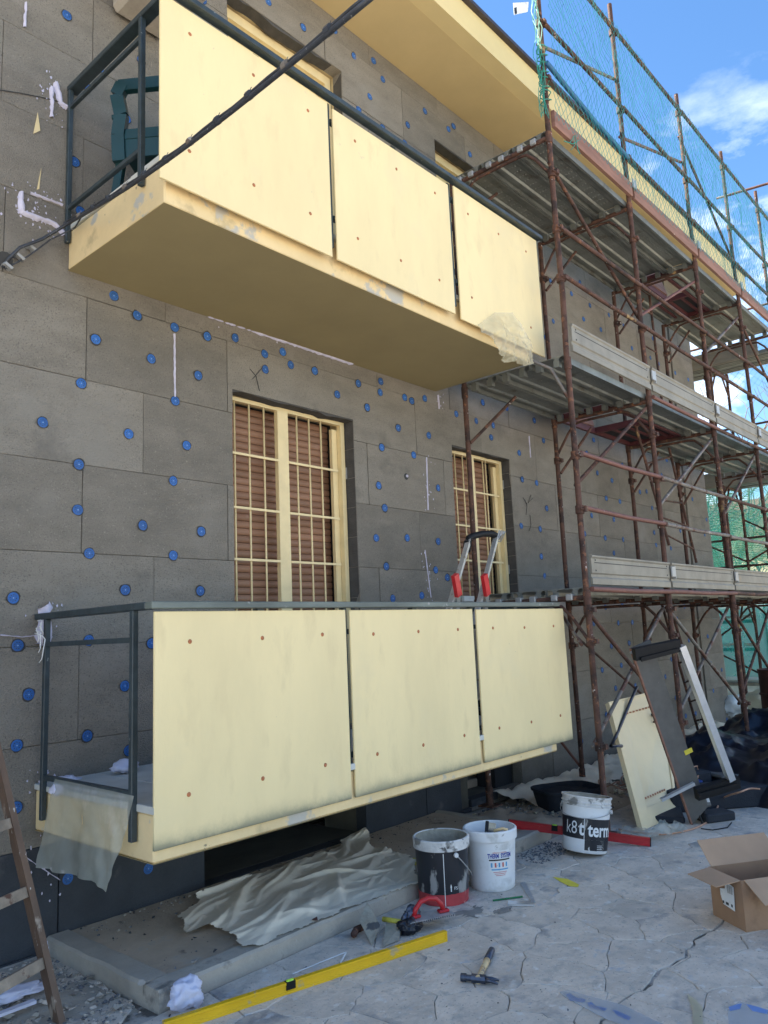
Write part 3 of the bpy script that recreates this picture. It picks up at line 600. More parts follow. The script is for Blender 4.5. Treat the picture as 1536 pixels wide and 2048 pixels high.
# standards, jointed at each lift
cuts = [.0, 1.66, 3.52, 5.49, TOP]
def standard(x, y, base, top, mat=None, par=None, wid=.0228):
    zc = [base]+[c for c in (1.70, 3.56, 5.53) if base+.3 < c < top-.1]+[top]
    for a, c in zip(zc[:-1], zc[1:]):
        tubeo('standard', [wob((x, y, a)), wob((x, y, a*.7+c*.3), .006), wob((x, y, a*.35+c*.65), .006), (x, y, c)], wid, mat or m_rust, par)
    for c in zc[1:-1]:
        q = MB(); q.tube([(x, y, c-.05), (x, y, c+.05)], .0295, 10); smooth_by_angle(q.build('joint_sleeve', m_rust, par or scaf), 50)
    q = MB(); q.tube([(x, y, base), (x, y, base+.14)], .030, 10); q.box((x-.07, y-.07, base-.005), (x+.07, y+.07, base+.006)); q.build('base_jack', m_rust, par or scaf)
tops = [7.75, 7.80, 7.72, 7.70, 7.78]
for i, x in enumerate(FX):
    standard(x, YO, 0, tops[i])
    standard(x-.01, YI, .09 if i == 0 else 0, 5.55 if i else 5.58)
    # frame head: transom + bent knee brace under each deck
    for lv in LV:
        if i == 0 and lv == LV[1]: continue
        z = lv-.085
        tubeo('transom', [(x, YO+.02, z), (x, YI-.02, z)], .021)
        pts = [(x, YO+.01, z-.33), (x, YO+.14, z-.14), (x, YO+.22, z-.06), (x, YO+.30, z-.045), (x, YI-.30, z-.045), (x, YI-.22, z-.06), (x, YI-.14, z-.14), (x, YI-.01, z-.33)]
        tubeo('knee_brace', pts, .0135, m_rust, n=8)
        coupler((x, YO, z-.33)); coupler((x-.01, YI, z-.40))
    for z in (2.38, 2.81, 4.28, 4.71, 6.07, 6.60, 7.47, .61, 1.61): coupler((x, YO, z))
# ledgers / guard rails on the street side, one tube per bay
RB = [(2.385, [m_rustred, m_galvtube, m_galvtube, m_rust]), (2.82, [m_rustred, m_galvtube, m_rust, m_rust]), (4.285, None), (4.715, None), (6.60, None), (7.47, None), (1.765, [m_rustred, m_rustred, m_rust, m_rust]), (3.60, [None, m_rustred, m_rust, m_rust]), (6.07, [None, m_rust, m_rust, m_rust])]
for z, ms in RB:
    for i in range(4):
        if z == 6.07 and i == 0: continue
        if z == 3.60 and i == 0: continue
        a, c = FX[i], FX[i+1]
        tubeo('ledger', [(a+.02, YO-.035, z+rk.uniform(-.008, .008)), ((a+c)/2, YO-.035, z-.006), (c+.02, YO-.035, z+rk.uniform(-.008, .008))], .0195 if z != 1.765 else .021, (ms[i] if ms and ms[i] else m_rust))
    for_end = FX[4]
    if z > 3: tubeo('ledger', [(for_end, YO-.035, z), (for_end+1.7, YO-.035, z)], .0195)
tubeo('blue_pipe', [(5.44, YO-.04, 6.20), (6.3, YO-.04, 6.09), (7.0, YO-.04, 6.05)], .021, m_bluepipe)
# short tie tubes above the top deck (seen between the uprights)
def brace(i, z0, j, z1, mat=None, y=YO+.03, r=.0165):
    a, c = V(FX[i]+.02, y, z0), V(FX[j]+.02, y, z1); d = (c-a).normalized()
    tubeo('brace', [a, a+d*.06, (a+c)/2, c-d*.06, c], r, mat or m_rust, n=8)
brace(0, 5.33, 1, 4.41); brace(1, 4.42, 2, 5.36, m_rustred); brace(2, 4.47, 3, 5.37, m_galvtube); brace(3, 5.36, 4, 4.45)
brace(0, 2.58, 1, 3.52); brace(1, 2.54, 2, 3.50, m_galvtube); brace(2, 2.58, 3, 3.53, m_galvtube); brace(3, 2.58, 4, 3.5)
brace(0, 1.62, 1, .60); brace(0, .60, 1, 1.62, m_galvtube, YO+.065); brace(1, 1.62, 2, .60, m_galvtube); brace(1, .60, 2, 1.62, m_galvtube, YO+.065); brace(2, 1.62, 3, .6); brace(2, .6, 3, 1.62, None, YO+.065); brace(3, 1.62, 4, .6)
brace(0, 1.45, 1, .15, m_rustred, YI+.03, .013); brace(1, 1.45, 2, .6, None, YI+.03, .013); brace(2, 7.2, 3, 6.2, None, YO+.03)
tubeo('brace', [(FX[0]-.01, YI-.03, 3.10), (FX[0]+.42, YI-.25, 3.55)], .014); tubeo('brace', [(FX[0]-.01, YI-.03, 5.15), (FX[0]+.35, YI-.25, 5.5)], .014)
for i in range(1, 4):
    for lv in LV[1:]: tubeo('brace', [(FX[i]-.01, YI-.03, lv-.62), (FX[i]+.36, YI-.22, lv-.12)], .014)
# level-one brace seen against the balcony end
tubeo('brace', [pY(1095, 1195, 3.3), pY(1130, 1238, 3.05), pY(1163, 1290, 2.79)], .013, m_galvtube)
# tie rails above the top deck
tubeo('tie_tube', [(FX[0], YO+.03, 6.42), (FX[1]+.02, YO+.03, 6.97)], .016, m_galvtube)
tubeo('tie_tube', [(FX[1], YO+.03, 6.32), (FX[2], YO+.03, 6.85)], .016, m_rustred)
# decks: three ribbed steel planks a bay
def deck_mesh(L_):
    q = MB(); w_ = .315; h = .055
    prof = [(0, -h), (0, 0), (w_, 0), (w_, -h), (w_-.018, -h), (w_-.018, -h+.012), (w_-.008, -h+.012), (w_-.008, -.006)]
    # underside with two pressed ribs
    xs = [.008, .035, .05, .085, .10, .215, .23, .265, .28, .307]; zs = [-.006, -.006, -.022, -.022, -.006, -.006, -.022, -.022, -.006, -.006]
    sec = [(.0, -h), (.0, 0), (w_, 0), (w_, -h), (w_-.022, -h), (w_-.022, -h+.008), (w_-.005, -h+.008)]+[(xs[i], zs[i]) for i in range(9, -1, -1)]+[(.005, -h+.008), (.022, -h+.008), (.022, -h)]
    n = len(sec); vs = [(x, y, z) for x in (0, L_) for (y, z) in sec]
    q.add(vs, [(i, n+i, n+(i+1) % n, (i+1) % n) for i in range(n)]+[tuple(range(n)), tuple(n+i for i in range(n))[::-1]])
    k = 0
    x = .15
    while x < L_-.1:      # punched grip dimples on the underside field
        for y in (.13, .16, .19): q.add([(x, y-.006, -.0062), (x+.012, y, -.0062), (x, y+.006, -.0062), (x-.012, y, -.0062), (x, y, -.012)], [(0, 1, 4), (1, 2, 4), (2, 3, 4), (3, 0, 4)])
        x += .09
    for x in (.0, L_-.045): q.box((x, .05, -h-.03), (x+.045, .10, -.023)); q.box((x, w_-.10, -h-.03), (x+.045, w_-.05, -.023))
    o = q.build('deck_plank', m_deck, None); me = o.data; bpy.data.objects.remove(o); return me
for i in range(4):
    me = deck_mesh(FX[i+1]-FX[i]-.02)
    for li, lv in enumerate(LV):
        for k in range(3):
            if (i == 1 and k in (1, 2) and li == 1) or (i == 2 and k in (1,) and li == 2): continue
            o = part('deck_plank', me, None, scaf, (FX[i]+.01, YO+.03+k*.322, lv-.005+rk.uniform(-.002, .002)))
# hatch decks with red frames
def hatch(x0, x1, y0, y1, lv):
    q = MB()
    for a, c in (((x0, y0), (x1, y0+.035)), ((x0, y1-.035), (x1, y1)), ((x0, y0+.036), (x0+.04, y1-.036)), ((x1-.04, y0+.036), (x1, y1-.036)), ((x0+.78, y0+.036), (x0+.82, y1-.036))): q.box((*a, lv-.07), (*c, lv-.005))
    for k in range(3): yy = y0+.12+k*.15; q.box((x0+.821, yy, lv-.05), (x1-.041, yy+.03, lv-.03))
    q.build('hatch_frame', m_hatch, scaf)
    q = MB(); q.box((x0+.825, y0+.04, lv-.028), (x1-.045, y1-.04, lv-.012)); q.build('hatch_board', m_dark, scaf)
    q = MB(); a = V(x0+.06, y1-.05, lv); q.plate([a, a+V(.68, 0, 0), a+V(.68, .13, .5), a+V(0, .13, .5)], .015); q.build('hatch_lid', m_timber, scaf)
hatch(FX[1]+.02, FX[2]-.02, YO+.36, YI-.02, LV[1]); hatch(FX[2]+.02, FX[3]-.02, YO+.36, YO+.67, LV[2])
# plank end hooks at the left end of each deck
tubeo('brace', [(FX[0], YO+.02, 3.28), (FX[0]-.10, YO+.10, 3.52), (FX[0]-.16, YO+.22, 3.60)], .014, m_galvtube)
for lv in (LV[0], LV[2]):
    for k in range(3):
        for t in (.07, .20): q = MB(); yy = YO+.04+k*.322+t; q.box((FX[0]-.035, yy, lv-.10), (FX[0]+.015, yy+.055, lv-.050), .006); q.build('plank_hook', m_clip, scaf)
# toe boards
def toe(i, z0, z1, mat, name='toe_board'):
    x0, x1 = FX[i]+.045, FX[i+1]+.0; q = MB(); y = YO-.03
    sec = [(y+.012, z0), (y-.006, z0+.004), (y-.006, z0+.05), (y+.004, z0+.062), (y+.004, z0+.082), (y-.006, z0+.092), (y-.006, z1-.028), (y-.016, z1-.016), (y-.016, z1-.004), (y-.006, z1), (y+.012, z1)]
    if mat is m_timber: sec = [(y+.02, z0), (y-.012, z0), (y-.016, z0+.01), (y-.016, z1-.01), (y-.012, z1), (y+.02, z1)]
    n = len(sec); q.add([(x, a, z) for x in (x0, x1) for a, z in sec], [(k, k+1, n+k+1, n+k) for k in range(n-1)]+[(n-1, 0, n, 2*n-1), tuple(range(n))[::-1], tuple(n+k for k in range(n))])
    if mat is not m_timber:
        q.m = 1
        for sx in (x0+.06, x1-.07):
            for z in (z0+.105, z1-.045): q.box((sx, y-.009, z), (sx+.012, y-.0062, z+.012))
        q.box((x0+.05, y-.0075, z1-.062), (x1-.06, y-.0062, z1-.056))
    q.build(name, [mat, m_crack], scaf)
    q = MB(); q.box((x1+.0, y-.03, z0+.10), (x1+.075, y-.018, z0+.19)); q.box((x1+.075, y-.03, z0+.08), (x1+.085, y+.03, z0+.20)); q.build('toe_board_clip', m_clip, scaf)
for i in range(4):
    toe(i, 1.80, 2.03, m_galv); toe(i, 3.665, 3.90, m_galv); toe(i, 5.64, 5.79, m_timber)
q = MB(); q.box((FX[4]+.04, YO-.03, 5.64), (FX[4]+1.6, YO-.01, 5.79)); q.build('toe_board', m_timber, scaf)
for z in (1.80, 3.665): q = MB(); q.box((FX[4]+.09, YO-.03, z), (FX[4]+1.6, YO-.01, z+.23)); q.build('toe_board', m_galv, scaf)
# access ladders
def sladder(a0, a1, b0, b1, rungs, nm='access_ladder'):
    a0, a1, b0, b1 = map(Vector, (a0, a1, b0, b1))
    q = MB(); q.tube([a0, a1], .0165, 8); o = q.build(nm, m_rust, scaf); q = MB(); q.tube([b0, b1], .0165, 8); q.build('stile', m_rust, o)
    for k in range(rungs):
        t = (k+.6)/rungs; r_ = MB(); r_.tube([a0.lerp(a1, t), b0.lerp(b1, t)], .011, 6); r_.build('rung', m_rust, o)
    q = MB()
sladder(pY(1414, 1462, 3.35), pY(1356, 1226, 3.35)+V(-.3, 0, .28), pY(1414, 1462, 3.35)+V(.62, .33, -.1), pY(1356, 1226, 3.35)+V(.35, .33, .2), 7)
sladder(pY(1338, 1090, 3.3), pY(1268, 840, 3.3), pY(1393, 1125, 3.5), pY(1315, 800, 3.5), 7)
sladder((9.05, 3.55, 3.7), (8.95, 3.55, 5.7), (9.40, 3.55, 3.7), (9.32, 3.55, 5.7), 8)
# return run around the corner
scb = thing('scaffold', (12.6, 2.9, 0), 'second run of rusty scaffold turning the far corner of the house', 'scaffold')
for yy in (3.95, 5.6, 7.3):
    for x in (12.62, 13.45):
        standard(x, yy, -.02, 7.2 if x > 13 else 5.5, par=scb)
    for lv in LV:
        tubeo('transom', [(12.62, yy, lv-.08), (13.45, yy, lv-.08)], .021, par=scb)
        for s_ in (0, 1): tubeo('knee_brace', [((12.62, 13.45)[s_], yy, lv-.45), ((12.9, 13.17)[s_], yy, lv-.1)], .014, par=scb)
for lv in LV:
    for x in (12.66, 12.99):
        me = MB(); me.box((x, 2.2, lv-.06), (x+.31, 9.0, lv-.004)); me.m = 0
        for t in (.06, .13, .20): me.box((x+t, 2.2, lv-.078), (x+t+.03, 9, lv-.061))
        me.build('deck_plank', m_deck, scb)
    q = MB(); q.box((13.47, 2.0, lv+.01), (13.49, 9, lv+.22))
    for z in (.05, .12, .18): q.box((13.465, 2.0, lv+z), (13.469, 9, lv+z+.02))
    q.build('toe_board', m_galv, scb)
    q = MB(); q.box((12.60, 3.2, lv-.09), (12.62, 9, lv+.15))
    for z in (-.07, -.01, .06, .11): q.box((12.588, 3.2, lv+z), (12.5995, 9, lv+z+.022))
    q.build('toe_board', m_galv, scb)
    for z in (.55, 1.0): tubeo('ledger', [(13.45, 2.0, lv+z), (13.45, 9, lv+z)], .019, par=scb)
for k, (y0, z0, y1, z1) in enumerate(((3.95, .6, 5.6, 1.5), (3.95, 1.6, 5.6, .5), (3.95, 2.4, 5.6, 3.3), (2.2, 3.3, 3.95, 2.4), (2.2, 1.4, 3.95, .6), (3.95, 4.3, 5.6, 5.2), (2.2, 2.0, 3.95, 3.1), (5.6, 6.2, 3.95, 7.1))):
    tubeo('brace', [(13.45, y0, z0), (13.45, y1, z1)], .015, par=scb, n=8)
tubeo('ledger', [pX(1448, 393, 12.3), pX(1536, 367, 12.3)], .02, par=scb); tubeo('ledger', [pX(1433, 397, 12.3), pX(1448, 393, 12.3)], .018, m_galvtube, par=scb)
# ------------------------------------------------------------------ debris net
def netting(name, P, nu, nv, r, mat, label, cat='net'):
    b = MB(); nodes = {}
    for j in range(2*nv+1):
        for i in range(nu+1): nodes[(i, j)] = Vector(P((i+(.5 if j % 2 else 0))/nu, j/(2*nv)))
    vs = []; fs = []
    def strand(a, c):
        d = (c-a).normalized(); u = d.orthogonal().normalized()*r; w2 = d.cross(u); k = len(vs)
        for p in (a, c):
            for ang in (0, 2.094, 4.189): vs.append(p+u*math.cos(ang)+w2*math.sin(ang))
        for q in range(3): fs.append((k+q, k+(q+1) % 3, k+3+(q+1) % 3, k+3+q))
    for j in range(2*nv):
        for i in range(nu+1):
            a = nodes[(i, j)]
            for di in ((0, -1) if j % 2 == 0 else (0, 1)):
                c = nodes.get((i+di, j+1))
                if c is not None: strand(a, c)
    b.add(vs, fs); o = b.build(name, mat); return tag(o, label, cat)
def Pn(u, v):
    x = 5.47+u*8.0; z = 5.70+v*1.78; t = 0
    for a, c in zip(FX[:-1], FX[1:]):
        if a <= x <= c: t = math.sin(math.pi*(x-a)/(c-a))
    if x > FX[4]: t = .3
    sag = t*.05*v*v + .02*fbm((x*1.3, z*1.7, 4))
    pull = max(0, 1-abs(x-6.55)/.5)*max(0, 1-abs(z-6.32)/.45)*.10
    return (x+fbm((x*2, z*2, 1))*.03-pull*.5*(x-6.55), YO-.06-abs(fbm((x*1.1, z*1.3, 8)))*.05-.02*math.sin(math.pi*v), z-sag+pull)
netting('debris_net', Pn, 108, 17, .0019, m_net, 'teal debris net stretched along the top guard rails of the front scaffold')
def Pn2(u, v):
    y = 2.72+u*5.5; z = 5.3+v*2.0; return (13.5+.08*fbm((y, z, 3)), y, z - .15*math.sin(math.pi*u)*v)
netting('debris_net', Pn2, 50, 16, .002, m_net, 'second teal debris net round the corner at the right edge')
# gathered net edge tied to the first upright, with loose knots
b = MB()
for k in range(7):
    pts = []
    for j in range(26):
        z = 7.55-j*.075; pts.append((5.42-.015*k-.02*abs(math.sin(j*.7+k*1.3))-.03*fbm((k*3., z*2, 1)), YO-.02+.02*math.cos(j*1.1+k), z+.02*math.sin(j+k)))
    b.tube(pts, .003, 4)
for z in (6.28, 6.12, 5.98, 5.86):
    pts = [(5.45+.045*math.cos(a*.7)+.01*math.sin(a*2.1), YO+.045*math.sin(a*.7), z+.012*a*.3-.03*math.sin(a*.35)) for a in range(22)]; b.tube(pts, .0045, 5)
b.tube([pY(1140, 285, 2.73), pY(1150, 270, 2.72), pY(1156, 300, 2.71), pY(1160, 308, 2.71)], .004, 5); b.tube([pY(1128, 282, 2.72), pY(1146, 288, 2.72), pY(1158, 280, 2.72)], .004, 5); b.tube([pY(1146, 272, 2.72), pY(1150, 290, 2.72), pY(1142, 300, 2.72)], .003, 5)
tag(b.build('net_rope', m_rope), 'knotted green rope and bunched net wound round the first upright', 'rope')
q = MB(); q.plate([pY(1026, 6, 2.74), pY(1057, 4, 2.74), pY(1055, 24, 2.74), pY(1028, 30, 2.74)], .002); q.m = 1; q.plate([pY(1029, 16, 2.735), pY(1033, 14, 2.735), pY(1034, 27, 2.735), pY(1030, 28, 2.735)], .001)
tag(q.build('net_tag', [m_white, m_inkk]), 'small white paper tag on the top corner of the net', 'tag')
# green shade sheet behind
b = MB(); b.grid(lambda i, j: V(13.56+.06*math.sin(i*.9)+.05*fbm((i*.5, j*.5, 2)), 2.3+i*.25, .55+j*.22), 22, 15); tag(b.build('shade_sheet', m_shade, smooth=True), 'translucent green sheet hung on the far corner scaffold', 'sheet')
# ================================================================== LOOSE THINGS
def xf(loc, rz=0, rx=0, ry=0): return Matrix.Translation(Vector(loc)) @ Matrix.Rotation(rz, 4, 'Z') @ Matrix.Rotation(ry, 4, 'Y') @ Matrix.Rotation(rx, 4, 'X')
def text_mesh(s_, size, M_, mat, name, parent, cyl=None, xscale=1, bold=0):
    cu = bpy.data.curves.new(name, 'FONT'); cu.body = s_; cu.size = size; cu.align_x = 'CENTER'; cu.align_y = 'CENTER'; cu.offset = bold; cu.resolution_u = 3
    o = bpy.data.objects.new(name, cu); COL.objects.link(o); dg = bpy.context.evaluated_depsgraph_get(); me = bpy.data.meshes.new_from_object(o.evaluated_get(dg)); bpy.data.objects.remove(o)
    off = worldloc(parent)
    for v in me.vertices:
        x, y = v.co.x*xscale, v.co.y
        if cyl: r_, a0 = cyl; a = a0 + x/r_; p = Vector((r_*math.cos(a), r_*math.sin(a), y))
        else: p = Vector((x, y, 0))
        v.co = (M_ @ p) - off
    me.materials.clear(); me.materials.append(mat)
    o = bpy.data.objects.new(name, me); COL.objects.link(o); o.parent = parent; return o
def patch(M_, r_, a0, a1, z0, z1, mat, name, parent, n=10, taper=None, ragged=0, seed=0):
    q = MB(); q.M = M_; rr = random.Random(seed); vs = []
    for i in range(n+1):
        a = a0+(a1-a0)*i/n
        for z in (z0+rr.uniform(-1, 1)*ragged, z1+rr.uniform(-1, 1)*ragged):
            R_ = (taper(z) if taper else r_)+.0009; vs.append((R_*math.cos(a), R_*math.sin(a), z))
    q.add(vs, [(2*i, 2*i+2, 2*i+3, 2*i+1) for i in range(n)]); return q.build(name, mat, parent, True)
# ---- cable bundle
a, c = pY(133, 449, 3.97), pY(760, -19, 1.15)
cb = thing('overhead_cable', a, 'bundled black overhead cables crossing in front of the upper balcony', 'cable')
L_ = [pY(6, 535, 4.06), pY(16, 518, 4.04), pY(40, 495, 4.02), pY(85, 478, 4.0), a] + [a.lerp(c, t)-V(0, 0, .05*math.sin(math.pi*t)) for t in [i/24 for i in range(1, 25)]]
q = MB(); q.tube(L_, .0088, 8); q.build('cable', m_cable, cb, True)
L2 = [p+V(.004, .0, .019+.003*math.sin(i*1.7)) for i, p in enumerate(L_)]; q = MB(); q.tube(L2[4:], .0065, 6); q.build('cable', m_cable, cb, True)
q = MB(); q.tube([pY(10, 538, 4.05), pY(60, 510, 4.03), pY(100, 480, 4.01), pY(150, 455, 3.95), a.lerp(c, .12)], .0045, 6); q.build('cable', m_cable, cb, True)
for k in range(4, 28, 2):
    p = L_[k]; d = (L_[k+1]-p).normalized(); q = MB(); q.tube([p-d*.012+V(0, 0, .009), p+d*.012+V(0, 0, .009)], .0150, 8); q.tube([p+V(0, 0, .022), p+V(.01, 0, .045)], .0015, 4); q.build('cable_tie', m_cable if k % 3 else m_galvtube, cb)
for (x, y) in ((14, 530), (38, 512), (62, 494)):
    p = pY(x, y, 4.04); q = MB(); q.M = xf(p, 0, 0, .5); q.box((-.015, -.012, -.008), (.03, .02, .008)); q.tube([(-.01, 0, 0), (-.01, .03, 0)], .01, 8); q.tube([(.02, -.01, 0), (.02, .03, 0)], .01, 8); q.build('wire_clamp', m_clip, cb)
q = MB(); q.tube([pY(8, 520, 4.06), pY(8, 520, 4.10)], .045, 12); q.build('wall_hole', m_crack, house)
# ---- green garden chair on the upper balcony
cy, cx, cz = 3.57, 2.12, 3.91
ch = thing('garden_chair', (cx, cy, cz), 'dark green plastic garden chair standing on the upper balcony', 'chair')
def CH(y, z, dx=0): return V(cx+dx-.10*(z-.42 if z > .42 else 0), cy+y, cz+z)
def strap(pts, w_, th, name, mat=m_chair):
    q = MB()
    for a_, c_ in zip(pts[:-1], pts[1:]): q.bar(a_, c_, w_, th, (1, 0, 0))
    return q.build(name, mat, ch)
strap([CH(.23, .34), CH(.235, .5), CH(.215, .62), CH(.235, .74), CH(.20, .80)], .075, .045, 'back_post'); strap([CH(-.23, .34), CH(-.235, .5), CH(-.215, .62), CH(-.235, .74), CH(-.20, .80)], .075, .045, 'back_post')
q = MB(); q.bar(CH(.225, .79), CH(-.225, .79), .07, .04, (1, 0, 0)); q.build('top_rail', m_chair, ch); q = MB(); q.bar(CH(.21, .50), CH(-.21, .50), .06, .025, (1, 0, 0)); q.build('lower_rail', m_chair, ch)
q = MB(); q.bar(CH(0, .36), CH(0, .48), .40, .02, (1, 0, 0)); q.build('back_shell', m_chair, ch)
q = MB(); q.grid(lambda i, j: V(cx+.04+i*.05, cy-.23+j*.046, cz+.40+.02*abs(j-5)/5-.012*math.sin(i/9*3.1)), 9, 10); q.build('seat', m_chair, ch, True)
for sy in (-1, 1):
    for dx in (0, .44):
        q = MB(); q.bar(V(cx+.03+dx, cy+sy*.23, cz+.40), V(cx+(.0 if dx == 0 else .50), cy+sy*.265, cz+.03), .045, .04, (1, 0, 0)); q.build('leg', m_chair, ch)
    q = MB(); q.bar(V(cx-.02, cy+sy*.25, cz+.62), V(cx+.44, cy+sy*.26, cz+.60), .05, .025); q.build('armrest', m_chair, ch); q = MB(); q.bar(V(cx+.42, cy+sy*.26, cz+.6), V(cx+.46, cy+sy*.25, cz+.40), .04, .03, (1, 0, 0)); q.build('arm_support', m_chair, ch)
ch.rotation_euler.z = R(37); ch.location = (2.27, 3.60, 3.91)
# pale bag slumped beside it
b = MB(); b.grid(lambda i, j: V(2.22+.16*math.cos(j/10*6.283)*math.sin(.3+i/8*2.5), 3.23+.10*math.sin(j/10*6.283)*math.sin(.3+i/8*2.5), 3.92+.20*(1-i/8)+.03*fbm((i*.6, j*.6, 3))), 8, 10)
tag(b.build('sack', m_film2, smooth=True), 'pale slumped sack behind the rail of the upper balcony', 'sack')
# ---- brown ladder at the left
l0 = pZ(118, 2046, 0); l1 = pY(0, 1540, 3.56); ld = (l1-l0).normalized(); l2 = l0+ld*3.0; rg = V(-.36, -.16, -.0); 
lad = thing('wooden_ladder', l0, 'old brown ladder splashed with plaster leaning on the house at far left', 'ladder')
for k, o_ in enumerate((V(0, 0, 0), rg)):
    q = MB(); q.bar(l0+o_, l2+o_, .026, .064, (0, -1, .3)); q.build('rail', m_ladder, lad)
for k in range(10):
    p = l0+ld*(.24+k*.285); q = MB(); q.bar(p+rg*.02, p+rg*.98, .03, .042, ld); q.build('rung', m_rung, lad)
# ---- stepladder on the lower balcony
sl = thing('stepladder', (4.9, 3.5, .83), 'worn aluminium stepladder with red hinges and black padded top on the lower balcony', 'stepladder')
def SP(x, y, Y): return pY(x, y, Y)
tl, tr = SP(938, 1078, 3.45), SP(993, 1072, 3.45)
def down(p, q_, zz): d = (q_-p); return p+d*((zz-p.z)/d.z)
fl, fr_ = down(tl, SP(903, 1200, 3.30), .835), down(tr, SP(960, 1200, 3.30), .835)
for p, e in ((tl, fl), (tr, fr_)): q = MB(); q.bar(p, e, .026, .036, (0, 1, .2)); q.build('rail', m_alu, sl)
for k in range(5): t = .22+.17*k; q = MB(); q.bar(tl.lerp(fl, t)+V(.0, 0, 0), tr.lerp(fr_, t), .07, .022); q.build('step', m_alu, sl) if k > 1 else None
hl, hr_ = SP(912, 1158, 3.24), SP(970, 1158, 3.24)
for p in (hl, hr_):
    e = p+V(.06, .03, -.115); q = MB(); q.bar(p+V(-.01, 0, .03), e, .03, .055, (1, 0, .3)); q.build('hinge', m_redplastic, sl); q = MB(); q.bar(e+V(.004, .01, 0), e+V(.22, .30, -.78), .022, .045, (1, 0, .3)); q.build('rear_leg', m_alu, sl)
q = MB(); q.tube([tl+V(-.02, 0, -.06), tl+V(0, 0, .01), tl.lerp(tr, .15)+V(0, 0, .02), tl.lerp(tr, .5)+V(0, 0, .03), tl.lerp(tr, .85)+V(0, 0, .02), tr+V(0, 0, .0)], .026, 10); q.build('padded_grip', m_black, sl, True)
for k in range(4): q = MB(); q.tube([tr+V(-.03+.03*k, -.02, -.04+.02*k), tr+V(.0+.03*k, -.03, .04), tr+V(.05+.01*k, .02, .02-.02*k), tr+V(.02, .03, -.03)], .006, 5); q.build('wire_tie', m_clip, sl)
q = MB(); q.tube([tl+V(-.02, 0, -.02), tl+V(-.04, 0, -.10)], .03, 8); q.build('grip_end', m_black, sl, True)
# ---- buckets
def bucket(name, base, label, mats, H=.33, R0=.140, R1=.156, rz=0, tilt=(0, 0), fill=.05, rim='plain', group=None):
    t = thing(name, base, label, 'bucket', group); Mx = xf(base, rz, tilt[0], tilt[1]); rad = lambda z: R0+(R1-R0)*max(0, min(1, z/(H-.05)))
    q = MB(); q.M = Mx; q.lathe([(R0-.006, .0), (R0, .006)]+[(rad(z), z) for z in [(H-.06)*i/8 for i in range(1, 9)]], 40); smooth_by_angle(q.build('body', mats['body'], t), 50)
    q = MB(); q.M = Mx; q.lathe([(0, .001), (R0-.006, .001)], 40); q.build('base', mats['body'], t)
    q = MB(); q.M = Mx; z = H-.058
    pr = [(rad(z), z)]
    if rim == 'band': pr += [(R1+.009, z+.002), (R1+.011, H-.006), (R1+.006, H), (R1-.002, H), (R1-.004, H-.01)]
    else: pr += [(R1+.006, z+.001), (R1+.006, z+.006), (R1+.001, z+.009), (R1+.001, z+.022), (R1+.007, z+.024), (R1+.007, z+.030), (R1+.001, z+.033), (R1+.002, H-.010), (R1+.008, H-.008), (R1+.008, H), (R1-.003, H)]
    q.lathe(pr, 40); smooth_by_angle(q.build('rim', mats['rim'], t), 40)
    q = MB(); q.M = Mx; q.lathe([(R1-.004, H-.004)]+[(R1-.005-(R1-R0)*i/6, H-.01-(H-.02)*i/6) for i in range(1, 7)], 40); q.build('inside', mats['inside'], t, True, flip=True)
    if fill: q = MB(); q.M = Mx; q.grid(lambda i, j: ((R0-.002)*i/8*math.cos(j/24*6.2832), (R0-.002)*i/8*math.sin(j/24*6.2832), fill+.02*fbm((i*.5*math.cos(j/24*6.2832), i*.5*math.sin(j/24*6.2832), 1))), 8, 24); q.build('residue', m_cement, t, True)
    return t, Mx, rad
def handle(t, Mx, R_, z, a0, drop, n=18, r_=.0022):
    q = MB(); q.M = Mx; q.tube([(R_*math.cos(a0+math.pi*i/n)*1.02, R_*math.sin(a0+math.pi*i/n)*1.04, z-drop*math.sin(math.pi*i/n)) for i in range(n+1)], r_, 6); q.build('handle', m_clip, t, True)
    for a in (a0, a0+math.pi): q = MB(); q.M = Mx; p = V(R_*math.cos(a), R_*math.sin(a), z); q.tube([p, p+V(math.cos(a), math.sin(a), 0)*.012], .013, 10); q.build('handle_lug', m_bucketd, t)
def facing(p): return math.atan2(-p.y, -p.x)
pb = pZ(888, 1797, 0); A = facing(pb)
bk, Mx, rad = bucket('plaster_bucket', pb, 'black and red printed bucket with plaster crusted white rim', {'body': m_bucketk, 'rim': m_bucketd, 'inside': m_cement}, .345, .140, .152, rim='band', fill=.06)
patch(Mx, .141, A-3.0, A+3.0, .002, .062, m_bucketr, 'red_band', bk, 40, rad, .002); handle(bk, Mx, .160, .27, A+.5, .17, r_=.003)
q = MB(); q.M = Mx; q.add([((rad(z)+.0014)*math.cos(a), (rad(z)+.0014)*math.sin(a), z) for z in (.004, .28) for a in (A+.04, A+.065)], [(0, 2, 3, 1)]); q.build('white_line', m_white, bk)
q = MB(); q.M = Mx
for vs_ in (((.28, .078), (.32, .078), (.32, .100), (.28, .100)), ((.265, .100), (.335, .100), (.30, .118))): q.add([(.1455*math.cos(A+a_), .1455*math.sin(A+a_), z_) for a_, z_ in vs_], [tuple(range(len(vs_)))])
q.build('arrow_mark', m_white, bk)
text_mesh('FS', .024, Mx @ Matrix.Translation((0, 0, .092)), m_white, 'lettering', bk, (.1452, A+.50))
pw_ = pZ(986, 1771, 0); A = facing(pw_)
bw, Mx, rad = bucket('plaster_bucket', pw_, 'white bucket with THERM label and a brush standing in it', {'body': m_bucketw, 'rim': m_bucketw, 'inside': m_bucketw}, .335, .130, .150, rim='band', fill=0)
al = A+.30
patch(Mx, .14, al-.42, al+.5, .075, .232, m_white, 'label', bw, 12, rad)
